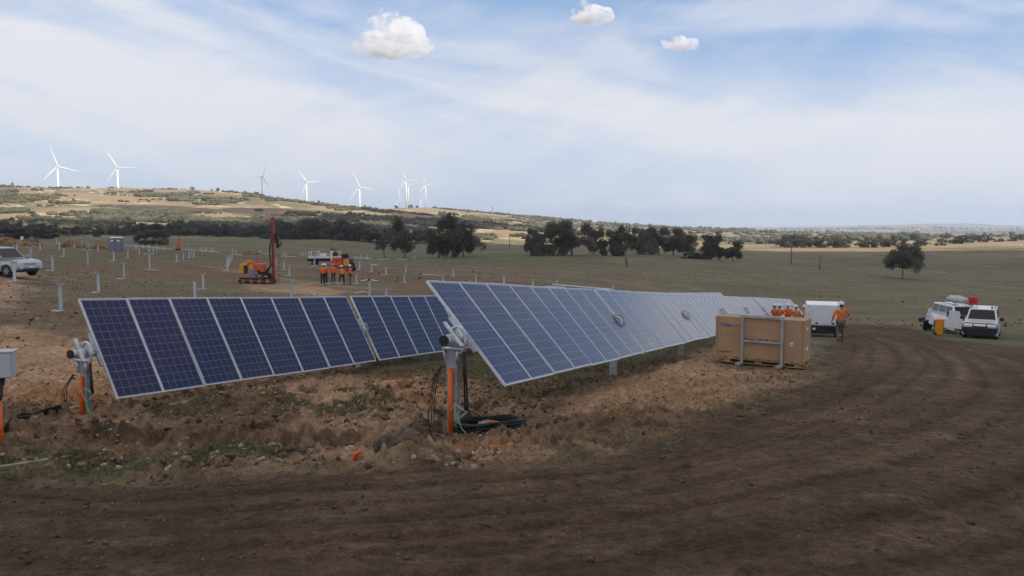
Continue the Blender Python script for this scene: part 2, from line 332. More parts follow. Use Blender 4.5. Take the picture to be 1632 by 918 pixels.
def mat(name, col, rough=.6, metal=0.0, var=.12, scale=8.0, bump=0.0, spec=.5, trans=0.0, rnd=0.0, dirt=None, em=0.0, coat=0.0):
    if name in MATS: return MATS[name]
    m = bpy.data.materials.new(name); m.use_nodes = True; nt = m.node_tree; p = nt.nodes['Principled BSDF']
    p.inputs['Roughness'].default_value = rough; p.inputs['Metallic'].default_value = metal; p.inputs['Specular IOR Level'].default_value = spec
    if coat: p.inputs['Coat Weight'].default_value = coat
    tc = N(nt, 'ShaderNodeTexCoord'); n = N(nt, 'ShaderNodeTexNoise'); n.inputs['Scale'].default_value = scale; n.inputs['Detail'].default_value = 5
    nt.links.new(tc.outputs['Object'], n.inputs[0])
    lo = tuple(c*(1-var*2) for c in col); hi = tuple(min(c*(1+var*1.5), 1) for c in col)
    c = mixc(nt, ramp(nt, n.outputs[0], .3, .7), lo, hi)
    if rnd:
        oi = N(nt, 'ShaderNodeObjectInfo'); v = N(nt, 'ShaderNodeHueSaturation'); nt.links.new(c, v.inputs['Color'])
        nt.links.new(mth(nt, 'MULTIPLY_ADD', oi.outputs['Random'], rnd*2, 1-rnd), v.inputs['Value']); c = v.outputs[0]
    if dirt:
        n2 = N(nt, 'ShaderNodeTexNoise'); n2.inputs['Scale'].default_value = scale*.35; n2.inputs['Detail'].default_value = 8; nt.links.new(tc.outputs['Object'], n2.inputs[0])
        c = mixc(nt, mth(nt, 'MULTIPLY', ramp(nt, n2.outputs[0], .45, .75), dirt), c, (.16, .11, .07))
    nt.links.new(c, p.inputs['Base Color'])
    if bump:
        b = N(nt, 'ShaderNodeBump'); b.inputs['Strength'].default_value = bump; b.inputs['Distance'].default_value = .05; nt.links.new(n.outputs[0], b.inputs['Height']); nt.links.new(b.outputs[0], p.inputs['Normal'])
    if trans:
        t = N(nt, 'ShaderNodeBsdfTranslucent'); nt.links.new(c, t.inputs[0]); ms = N(nt, 'ShaderNodeMixShader'); ms.inputs[0].default_value = trans
        nt.links.new(p.outputs[0], ms.inputs[1]); nt.links.new(t.outputs[0], ms.inputs[2]); nt.links.new(ms.outputs[0], nt.nodes['Material Output'].inputs[0])
    MATS[name] = m; return m
GALV = mat('galvanised_steel', (.60, .62, .64), .42, .55, .10, 14, rnd=.12)
GALV2 = mat('dull_galvanised_steel', (.40, .42, .43), .55, .35, .14, 9, dirt=.25)
ALU = mat('aluminium', (.70, .71, .72), .35, .6, .05, 6)
BLACK = mat('black_rubber', (.018, .018, .019), .6, 0, .1, 12)
ORANGE = mat('orange_plastic', (.85, .13, .02), .45, 0, .08, 8, dirt=.12)
ENDCAP = mat('tube_interior', (.02, .022, .028), .8)
WIRE_G = mat('earth_wire', (.25, .55, .18), .5)
# ---------------------------------------------------------------- ground
def soil_colours(x, y):
    r = np.hypot(x, y); n = len(x)
    def col(c): return np.array(c)[None, :]
    n1 = fbm(x/7, y/7, 5, 11)[:, None]; n2 = fbm(x/45, y/45, 4, 13)[:, None]; n3 = fbm(x*.9, y*.9, 4, 15)[:, None]
    grass = col((.170, .149, .092)); green = col((.134, .130, .075)); dry = col((.25, .19, .11)); brown = col((.165, .105, .066)); tan = col((.40, .262, .165)); road = col((.092, .060, .039))
    c = grass+(green-grass)*sst(n2, .42, .62)+(dry-grass)*sst(n1, .55, .8)*.30
    X = x[:, None]; Y = y[:, None]; R = r[:, None]; A = np.arctan2(X, Y)
    # trampled ground of the pile field on the left
    wk = sst(n1+.25*n3+.12*fbm(x/2, y/2, 3, 2)[:, None], .52, .78)*(1-sst(R, 130, 190))*(1-sst(A, .0, .22))
    c = c+(brown*1.15-c)*wk*.8
    wk2 = sst(n3, .52, .72)*(1-sst(R, 40, 75))*(1-sst(A, .05, .3)); c = c+(tan*.62-c)*wk2*.7
    # brown vehicle track across the pile field
    tr, _, _ = seg_dist(x, y, TRACK); tr = tr[:, None]; c = c+(brown*.75-c)*(1-sst(tr+(n3-.5)*3, .8, 2.6))*.85
    for P, wd in PATHS:
        q, _, _ = seg_dist(x, y, P); c = c+(tan*.8-c)*(1-sst(q[:, None]+(n3-.5)*wd, wd*.3, wd))*.5
    for P, wd in DARKS:
        q, _, _ = seg_dist(x, y, P); c = c+(col((.05, .042, .026))-c)*(1-sst(q[:, None]+(n3-.5)*wd*2, wd*.3, wd))*sst(n1+.3*n3, .55, .8)*.8
    # distant pastures: paler and drier
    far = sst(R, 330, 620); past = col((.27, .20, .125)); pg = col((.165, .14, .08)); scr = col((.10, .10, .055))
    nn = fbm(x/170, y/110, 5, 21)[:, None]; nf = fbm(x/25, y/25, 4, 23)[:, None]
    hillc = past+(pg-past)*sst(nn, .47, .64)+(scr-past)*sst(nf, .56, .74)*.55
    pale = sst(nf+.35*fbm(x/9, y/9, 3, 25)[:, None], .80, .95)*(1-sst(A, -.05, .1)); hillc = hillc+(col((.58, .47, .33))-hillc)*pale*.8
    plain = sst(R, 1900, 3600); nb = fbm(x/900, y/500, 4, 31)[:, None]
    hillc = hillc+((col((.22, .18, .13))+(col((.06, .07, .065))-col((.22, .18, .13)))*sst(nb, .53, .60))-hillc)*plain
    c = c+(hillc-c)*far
    cl = 1.0
    m = r < 75
    if m.any():
        xm = x[m]; ym = y[m]; cm = c[m]; k = fbm(xm*1.3, ym*1.3, 4, 5); k2 = fbm(xm*3, ym*3, 4, 41)[:, None]; k3 = fbm(xm*.45, ym*.45, 4, 43)[:, None]
        t = zone(xm, ym, TANZ, .9, (k-.5)*2.2)[:, None]; tc_ = tan+(brown*1.3-tan)*sst(k3, .42, .62)+(grass-tan)*sst(k2, .56, .72)*.5
        cm = cm+(tc_-cm)*t*.92
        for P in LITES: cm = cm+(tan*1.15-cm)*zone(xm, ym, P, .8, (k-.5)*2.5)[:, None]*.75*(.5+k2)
        for P, s_ in CLAY: cm = cm+(col((.40, .185, .075))-cm)*zone(xm, ym, P, .35, (k-.5)*1.2)[:, None]*s_*sst(k2, .25, .7)
        for P in (GRSF, GRSB): cm = cm+(col((.135, .125, .068))*(.75+.5*k2)-cm)*zone(xm, ym, P, .4, (k-.5)*1.4)[:, None]*sst(k2, .38, .64)*.75
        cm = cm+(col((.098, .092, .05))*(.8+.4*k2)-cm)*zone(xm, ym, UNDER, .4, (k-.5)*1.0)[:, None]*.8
        # raw face of the cut bank
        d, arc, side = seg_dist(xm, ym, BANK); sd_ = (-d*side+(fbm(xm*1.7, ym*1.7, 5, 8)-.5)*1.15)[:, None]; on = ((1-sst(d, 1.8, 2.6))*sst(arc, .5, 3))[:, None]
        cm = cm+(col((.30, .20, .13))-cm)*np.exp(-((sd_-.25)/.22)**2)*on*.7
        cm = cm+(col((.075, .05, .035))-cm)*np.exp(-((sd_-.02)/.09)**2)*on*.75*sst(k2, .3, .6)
        rz = zone(xm, ym, ROADZ, .45, (k-.5)*1.7)[:, None]
        rd, ra, rs = seg_dist(xm, ym, ROADC); dd = rd*rs
        st = fbm(dd*2.6, ra*.10, 3, 6)[:, None]; st2 = fbm(dd*.8, ra*.06, 3, 16)[:, None]
        st3 = fbm(dd*8, ra*.25, 3, 17)[:, None]; rc = road*(.66+.38*st+.38*st3)+(brown-road)*sst(st2, .5, .72)*.32+(col((.17, .125, .09))-road)*sst(k2+.2*st, .68, .88)*.4
        for o_, w_ in RUTS: rc = rc*(1-.36*np.exp(-((dd-o_-(fbm(ra*.15, ra*0+o_, 2, 4)-.5)*.5)/w_)**2)*(.3+.9*fbm(ra*2, dd, 2, 8)))[:, None]
        w2 = zone(xm, ym, ROAD2, 1.0, (k-.5)*2)[:, None]; rc = rc+(rc*1.08-rc)*w2
        cm = cm+(rc-cm)*rz*.95
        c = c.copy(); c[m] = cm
    return np.clip(c, .01, .8)
TRACK = smooth_line(poly([(-100, 396), (120, 398), (250, 403), (330, 408), (420, 413), (520, 417), (620, 423), (760, 428)]), 6)
PATHS = [(smooth_line(poly([(680, 425), (800, 428), (900, 438), (1000, 452), (1100, 470)]), 4), 1.6), (poly([(1230, 402), (1340, 405), (1400, 407)]), 5), (poly([(1340, 421), (1400, 428), (1500, 436)]), 1.6), (poly([(1180, 396), (1320, 396), (1450, 397)]), 3), (poly([(820, 398), (900, 399), (1000, 400)]), 3), (smooth_line(poly([(1340, 425), (1362, 431), (1400, 433)]), 4), 1.5), (smooth_line(poly([(1530, 450), (1580, 456), (1632, 462), (1700, 468)]), 4), .9), (smooth_line(poly([(330, 424), (420, 440), (560, 458), (640, 462)]), 4), 1.5)]
DARKS = [(smooth_line(poly([(1180, 415), (1250, 422), (1320, 430), (1400, 440), (1450, 446), (1540, 458)]), 6), 1.8), (smooth_line(poly([(1350, 489), (1430, 493), (1500, 497)]), 4), .8), (smooth_line(poly([(930, 434), (990, 441), (1070, 452)]), 4), .9), (poly([(735, 421), (770, 424)]), .9)]
def ground_material():
    m = bpy.data.materials.new('soil_and_grass'); m.use_nodes = True; nt = m.node_tree; p = nt.nodes['Principled BSDF']
    p.inputs['Roughness'].default_value = .95; p.inputs['Specular IOR Level'].default_value = .12
    a = N(nt, 'ShaderNodeAttribute'); a.attribute_name = 'soil'
    g = N(nt, 'ShaderNodeNewGeometry'); v = N(nt, 'ShaderNodeValToRGB')
    def nz(s, d=5, r=.6):
        n = N(nt, 'ShaderNodeTexNoise'); n.inputs['Scale'].default_value = s; n.inputs['Detail'].default_value = d; n.inputs['Roughness'].default_value = r
        nt.links.new(g.outputs['Position'], n.inputs[0]); return n.outputs[0]
    f1 = nz(9, 6, .7); f2 = nz(1.1, 6, .65); f3 = nz(38, 3, .7); f4 = nz(.12, 6, .7)
    hs = N(nt, 'ShaderNodeHueSaturation'); nt.links.new(a.outputs[0], hs.inputs['Color'])
    val = mth(nt, 'MULTIPLY', ramp(nt, f1, .28, .72, .62, 1.38), ramp(nt, f2, .3, .7, .8, 1.2))
    val = mth(nt, 'MULTIPLY', val, ramp(nt, f3, .3, .7, .74, 1.26)); val = mth(nt, 'MULTIPLY', val, ramp(nt, f4, .3, .7, .82, 1.18))
    nt.links.new(val, hs.inputs['Value']); c = hs.outputs[0]
    # fragments of straw and gravel
    vo = N(nt, 'ShaderNodeTexVoronoi'); vo.inputs['Scale'].default_value = 16; nt.links.new(g.outputs['Position'], vo.inputs[0])
    spk = mth(nt, 'MULTIPLY', ramp(nt, vo.outputs['Distance'], .10, .2, 1, 0), ramp(nt, f2, .48, .62)); c = mixc(nt, mth(nt, 'MULTIPLY', spk, .14), c, (.40, .31, .2))
    nt.links.new(c, p.inputs['Base Color'])
    b1 = N(nt, 'ShaderNodeBump'); b1.inputs['Strength'].default_value = .9; b1.inputs['Distance'].default_value = .05; nt.links.new(f1, b1.inputs['Height'])
    b2 = N(nt, 'ShaderNodeBump'); b2.inputs['Strength'].default_value = .7; b2.inputs['Distance'].default_value = .02; nt.links.new(f3, b2.inputs['Height']); nt.links.new(b1.outputs[0], b2.inputs['Normal'])
    nt.links.new(b2.outputs[0], p.inputs['Normal']); return m
GROUND = ground_material()
def build_ground():
    az = np.concatenate([np.linspace(-180, -44, 70, endpoint=False), np.linspace(-44, -36, 24, endpoint=False), np.linspace(-36, 36, 700, endpoint=False), np.linspace(36, 44, 24, endpoint=False), np.linspace(44, 180, 70, endpoint=False)])
    az = np.radians(az); nr = 900; rr = np.concatenate([np.exp(np.linspace(math.log(1.0), math.log(4.4), 40, endpoint=False)), np.exp(np.linspace(math.log(4.4), math.log(24), 520, endpoint=False)), np.exp(np.linspace(math.log(24), math.log(15200), 560))]); nr = len(rr); na = len(az)
    R, A = np.meshgrid(rr, az, indexing='ij'); X = (R*np.sin(A)).ravel(); Y = (R*np.cos(A)).ravel()
    Z = height(X, Y); col = soil_colours(X, Y)
    i, j = np.meshgrid(np.arange(nr-1), np.arange(na), indexing='ij'); j2 = (j+1) % na
    Fq = np.stack([i*na+j, i*na+j2, (i+1)*na+j2, (i+1)*na+j], -1).reshape(-1, 4)
    V = np.stack([X, Y, Z], -1)
    ring = np.repeat(np.arange(nr-1), na); rmid = rr[ring]
    az_f = az[np.tile(np.arange(na), nr-1)]
    hill = (rmid > 520); farh = rmid > 3200
    for name, mask in (('ground', ~hill), ('hills', hill & ~farh), ('distant_hills', farh)):
        fs = Fq[mask]; used, inv = np.unique(fs, return_inverse=True); fs2 = inv.reshape(fs.shape); VV = V[used]; cc = col[used]
        if name == 'ground':      # close the sheet under the camera
            k = len(VV); VV = np.vstack([VV, [[0, 0, -1.55]]]); cc = np.vstack([cc, cc[:1]])
        me = npmesh(name, VV, fs2[:, ::-1], True)
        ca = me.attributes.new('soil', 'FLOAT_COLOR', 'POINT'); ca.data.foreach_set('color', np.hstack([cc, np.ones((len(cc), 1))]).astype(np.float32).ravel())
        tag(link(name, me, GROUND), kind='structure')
build_ground()
# ---------------------------------------------------------------- solar trackers
def panel_material(sky_glare=False):
    m = bpy.data.materials.new('sky_glare_solar_cells' if sky_glare else 'solar_cells_under_glass'); m.use_nodes = True; nt = m.node_tree; p = nt.nodes['Principled BSDF']
    tc = N(nt, 'ShaderNodeTexCoord'); sp = N(nt, 'ShaderNodeSeparateXYZ'); nt.links.new(tc.outputs['Object'], sp.inputs[0])
    def lines(src, off, pitch, half):
        t = mth(nt, 'MULTIPLY_ADD', src, 1/pitch, off); fr = mth(nt, 'FRACT', t); d = mth(nt, 'ABSOLUTE', mth(nt, 'SUBTRACT', fr, .5))
        return mth(nt, 'GREATER_THAN', d, .5-half/pitch)
    gx = lines(sp.outputs[0], -.035/.155, .155, .0035); gy = lines(sp.outputs[1], (.04)/.1575, .1575, .0035)
    bb = lines(sp.outputs[0], -.035/.155+.5, .155/4, .0009)
    edge = mth(nt, 'MAXIMUM', mth(nt, 'GREATER_THAN', mth(nt, 'ABSOLUTE', mth(nt, 'SUBTRACT', sp.outputs[0], .5)), .468), mth(nt, 'GREATER_THAN', mth(nt, 'ABSOLUTE', mth(nt, 'ADD', sp.outputs[1], .985)), .947))
    vo = N(nt, 'ShaderNodeTexVoronoi'); vo.inputs['Scale'].default_value = 45; nt.links.new(tc.outputs['Object'], vo.inputs[0])
    oi = N(nt, 'ShaderNodeObjectInfo')
    cell = mixc(nt, vo.outputs['Color'], (.0045, .008, .045), (.009, .021, .120)); hs = N(nt, 'ShaderNodeHueSaturation'); nt.links.new(cell, hs.inputs['Color'])
    nt.links.new(mth(nt, 'MULTIPLY_ADD', oi.outputs['Random'], .3, .85), hs.inputs['Value']); nt.links.new(mth(nt, 'MULTIPLY_ADD', oi.outputs['Random'], .012, .494), hs.inputs['Hue'])
    c = mixc(nt, mth(nt, 'MULTIPLY', bb, .22), hs.outputs[0], (.22, .25, .34)); c = mixc(nt, mth(nt, 'MAXIMUM', gx, gy), c, (.20, .23, .31)); c = mixc(nt, edge, c, (.3, .33, .38))
    # film of dust
    n = N(nt, 'ShaderNodeTexNoise'); n.inputs['Scale'].default_value = 3; n.inputs['Detail'].default_value = 6; nt.links.new(tc.outputs['Object'], n.inputs[0])
    c = mixc(nt, mth(nt, 'MULTIPLY', ramp(nt, n.outputs[0], .4, .8), .05), c, (.3, .24, .18))
    if sky_glare: c = mixc(nt, mth(nt, 'MULTIPLY_ADD', oi.outputs['Random'], .12, .26), c, (.50, .50, .52))  # pale mix paints the far panels' glancing sky reflection into their colour
    nt.links.new(c, p.inputs['Base Color']); nt.links.new(mth(nt, 'MULTIPLY_ADD', n.outputs[0], .10, .22 if sky_glare else .07), p.inputs['Roughness']); p.inputs['IOR'].default_value = 1.42 if sky_glare else 1.32; p.inputs['Sheen Weight'].default_value = .3 if sky_glare else .04; p.inputs['Sheen Roughness'].default_value = .25
    return m
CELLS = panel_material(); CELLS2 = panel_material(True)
PWD, PLN, PITCHW, SECT = .992, 1.965, 1.01, 8.28
def panel_meshes():
    t = .013; b = MB(); b.add([(t, -t, .036), (PWD-t, -t, .036), (PWD-t, -PLN+t, .036), (t, -PLN+t, .036), (t, -t, .028), (PWD-t, -t, .028), (PWD-t, -PLN+t, .028), (t, -PLN+t, .028)], [(3, 2, 1, 0), (4, 5, 6, 7), (0, 1, 5, 4), (1, 2, 6, 5), (2, 3, 7, 6), (3, 0, 4, 7)])
    g = b.build('solar_panel', CELLS)
    b = MB()
    for c, d in (((PWD/2, -t/2, .02), (PWD, t, .04)), ((PWD/2, -PLN+t/2, .02), (PWD, t, .04)), ((t/2, -PLN/2, .02), (t, PLN-2*t, .04)), ((PWD-t/2, -PLN/2, .02), (t, PLN-2*t, .04))): b.box(c, d)
    f = b.build('frame', ALU); me = (g.data, f.data)
    bpy.data.objects.remove(g); bpy.data.objects.remove(f); return me
PM, FM = panel_meshes()
_t = MB().box((0, -PLN/2, -.026), (.05, .64, .05)).build('module_rail', GALV); RM = _t.data; bpy.data.objects.remove(_t)
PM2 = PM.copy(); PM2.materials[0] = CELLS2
def c_post(h, wx=.085, wy=.17, below=.35):
    """channel-section driven pile, web to -y"""
    b = MB(); t = .008
    b.box((0, 0, (h-below)/2), (t*1.5, wy, h+below)); b.box((wx/2, wy/2-t/2, (h-below)/2), (wx, t, h+below)); b.box((wx/2, -wy/2+t/2, (h-below)/2), (wx, t, h+below))
    b.box((wx-t/2, wy/2-.03, (h-below)/2), (t, .045, h+below)); b.box((wx-t/2, -wy/2+.03, (h-below)/2), (t, .045, h+below)); return b
def tracker(P0, a, s, tilt, n0, nsec, label, near=False, group='solar trackers carrying rows of panels', strip=False, per=8, zlift=0.0, sky_glare=99):
    d = Vector((math.sin(a)*math.cos(s), math.cos(a)*math.cos(s), -math.sin(s))); h = Vector((math.cos(a), -math.sin(a), 0)); up = h.cross(d)
    e = h*math.cos(tilt)-up*math.sin(tilt); n = e.cross(d); P0 = Vector(P0)+Vector((0, 0, zlift)); start = n0*SECT
    mid = P0+e*(PLN/2)-n*.14
    first = mid+d*(start-.18); base = Vector((first.x, first.y, gz(first.x, first.y)))
    root = empty('solar_tracker', base, 0, label, 'solar tracker', group)
    L = lambda p: tuple(Vector(p)-base)
    R = Matrix((d, -e, n)).transposed().to_4x4()
    for k in range(nsec):
        for i in range(per):
            o = bpy.data.objects.new('solar_panel', PM2 if k*per+i >= sky_glare else PM); C.objects.link(o); o.parent = root
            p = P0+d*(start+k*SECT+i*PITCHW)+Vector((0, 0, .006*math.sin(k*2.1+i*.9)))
            o.matrix_basis = Matrix.Translation(p-base) @ R @ Matrix.Rotation(.006*math.sin(i*1.7+k), 4, 'X')
            f = bpy.data.objects.new('frame', FM); C.objects.link(f); f.parent = o; f = bpy.data.objects.new('module_rail', RM); C.objects.link(f); f.parent = o
    end = start+nsec*SECT
    b = MB().tube([L(mid+d*(start-.42)), L(mid+d*(end+.1))], .07, 16); b.build('torque_tube', GALV, root, True)
    if near: MB().tube([L(mid+d*(start-.428)), L(mid+d*(start-.40))], .074, 20).build('end_cap', ENDCAP, root)
    az = math.atan2(d.y, d.x)
    for k in range(nsec+1):
        q = mid+d*(start+k*SECT-(.18 if k == 0 else .13)); g = gz(q.x, q.y); hh = q.z-.13-g
        o = c_post(hh).build('post', GALV if k % 2 else GALV2, root); o.location = L((q.x, q.y, g)); o.rotation_euler = (0, 0, az)
        def W(y, z, x=0): return L(q+d*x+h*y+Vector((0, 0, z)))
        b = MB()
        b.tube([W(-.02, .10), W(.02, .17), W(.09, .20), W(.16, .18), W(.205, .11), W(.21, .0), W(.20, -.11), W(.16, -.17), W(.08, -.18)], .026, 10)
        for yy in (-.10, .10):
            b.add([W(yy, -.11, -.05), W(yy, -.11, .05), W(yy*.82, -.34, .05), W(yy*.82, -.34, -.05), W(yy*1.25, -.11, -.05), W(yy*1.25, -.11, .05), W(yy*.9, -.34, .05), W(yy*.9, -.34, -.05)], [(0, 1, 2, 3), (7, 6, 5, 4), (0, 4, 5, 1), (2, 6, 7, 3), (1, 5, 6, 2), (0, 3, 7, 4)])
        b.bar(W(-.13, -.12), W(.2, -.12), .12, .02)
        b.tube([W(0, 0, -.06), W(0, 0, .06)], .095, 16)
        b.build('bearing', GALV, root, True)
        if k > 0:         # the clamp ring that shows in the gap between panels
            c = P0+e*(PLN/2)+d*(start+k*SECT-.13)+n*.05; b = MB(); Q = []
            for t in range(17):
                an = 2*math.pi*t/16; Q.append(L(c+e*math.cos(an)*.15+(n*.7+d*.5)*(math.sin(an)*.14)))
            b.tube(Q, .022, 6, False); b.bar(L(c-e*.2+n*.03), L(c+e*.2+n*.03), .03, .02, n); b.build('clamp_ring', GALV2, root)
            if strip: MB().bar(L(c-e*(PLN/2)-n*.07), L(c+e*(PLN/2)-n*.07), .17, .012, n).build('gap_strip', ALU, root)
    if near:
        q = mid+d*(start-.18); g = gz(q.x, q.y)
        def W(y, z, x=0): return L(q+d*x+h*y+Vector((0, 0, z)))
        G = g-q.z
        c = P0+e*(PLN/2)+d*(start-.34)+n*.0; b = MB(); b.bar(L(c-e*.22), L(c+e*.22), .07, .035, n); b.bar(L(c-e*.13+d*.2), L(c+e*.1+d*.2), .09, .05, n); b.build('end_rail', GALV, root, bevel=.006)
        MB().tube([W(.005, G-.1, -.055), W(.005, -.40, -.052)], .036, 12).build('orange_conduit', ORANGE, root, True)
        b = MB()
        for dx in (-.012, .022): b.tube([W(.20+dx, -.16, -.02), W(.215+dx, -.5, -.02), W(.235+dx, G+.34, -.02)], .013, 8)
        b.tube([W(.205, -.2, -.02), W(.222, -.62, -.02)], .022, 8); b.build('damper', BLACK, root, True)
        b = MB(); b.bar(W(.05, G+.42), W(.24, G+.32), .02); b.bar(W(.24, G+.32), W(.06, G+.18), .02); b.bar(W(.05, G+.18), W(.05, G+.44), .04, .02); b.build('damper_bracket', GALV, root)
        random.seed(int(a*1000)+int(P0.y))
        b = MB()
        for i in range(3):
            o1 = .06+.035*i; b.tube([W(-.05, -.395, -.09), W(-.08-.01*i, -.38+.01*i, -.12), W(-.10-o1*.8, -.50, -.15), W(-.14-o1, G+.42, -.17), W(-.14-o1*.8, G+.15, -.2-.03*i), W(-.05-.05*i, G+.04, -.25), W(.1+.05*i, G+.03, -.35)], .007, 6)
        b.build('cable', BLACK, root, True)
        MB().tube([W(.06, G+.42, -.05), W(.02, G+.3, -.13), W(.1, G+.38, -.12), W(.16, G+.2, -.1), W(.2, G+.1, -.1), W(.3, G+.03, -.14), W(.42, G+.02, -.16)], .007, 6).build('earth_wire', WIRE_G, root, True)
    return root
A_, = (.406,)
ROW2 = (-1.276, 11.682, -.75); ROW1 = (-7.69, 14.001, -1.214)
tracker(ROW2, A_, .083, .83, 0, 5, 'nearest row of blue solar panels on a tracker, in the middle of the photo', True, strip=True, sky_glare=16)
tracker(ROW2, A_, .083, .80, 5.03, 4, 'tracker of pale reflecting panels beyond the dark gap, behind the cardboard box and workers', zlift=.02, sky_glare=0)
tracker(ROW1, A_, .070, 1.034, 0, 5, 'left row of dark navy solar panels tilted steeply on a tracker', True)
tracker(ROW1, A_, .070, .86, 5.03, 4, 'far tracker of pale panels peeking over the top of the nearest row', zlift=.02, sky_glare=0)
# ---------------------------------------------------------------- driven piles waiting for their trackers
def wing(b, sx, z=0.0, sc=1.0, lie=False):
    pts = [(0, 0, z), (.08*sx, .0, z+.05), (.22*sx, .0, z+.03), (.42*sx, 0, z-.02), (.60*sx, 0, z+.0)]
    b.tube([(x*sc, y, zz) for x, y, zz in pts], .035, 8)
def pile_proto(kind):
    r = empty('steel_pile'); c_post(1.0, .10, .15, .4).build('post', GALV, r)
    b = MB()
    if kind == 'h':
        b.box((.03, 0, 1.015), (.34, .26, .02)); b.bar((-.07, -.12, 1.02), (-.13, -.17, 1.14), .05, .03); b.bar((-.07, .12, 1.02), (-.13, .17, 1.14), .05, .03); b.bar((.12, -.1, 1.02), (.17, -.14, 1.12), .05, .03); b.bar((.12, .1, 1.02), (.17, .15, 1.12), .05, .03)
        b.tube([(-.12, 0, 1.06), (.16, 0, 1.06)], .03, 8); b.build('bearing_bracket', GALV2, r)
    if kind == 't':
        b.box((.03, 0, 1.015), (.2, .2, .03)); wing(b, 1, 1.05); wing(b, -1, 1.05); b.build('bearing_arms', GALV, r, True)
        MB().box((0, 0, 1.08), (.16, .14, .09)).tube([(-.1, 0, 1.1), (.12, .05, 1.16)], .03, 8).build('bearing_clamp', BLACK, r)
    return r
def scale_z_children(o, hgt):
    for ch in o.children: ch.scale = (1, 1, hgt) if ch.name.startswith('post') else (1, 1, 1); 
def litter(p, wide=.5, label=None, seed=0):
    rnd = random.Random(seed); b = MB()
    for i in range(4):
        x = rnd.uniform(-wide, wide*.6); y = rnd.uniform(-.25, .25); an = rnd.uniform(0, 3); l = rnd.uniform(.12, .3)
        b.tube([(x-l*math.cos(an), y-l*math.sin(an)*.5, .04), (x, y, .09), (x+l*math.cos(an), y+l*math.sin(an)*.5, .04)], .035, 6)
    b.box((-wide*.5, 0, .05), (.2, .16, .1)); o = b.build('loose_bearing_parts', GALV, None)
    o.location = p; return tag(o, label or 'loose galvanised bearing parts lying at the foot of a far pile', 'steel parts', 'bearing parts lying at the piles')
PROTO = {}
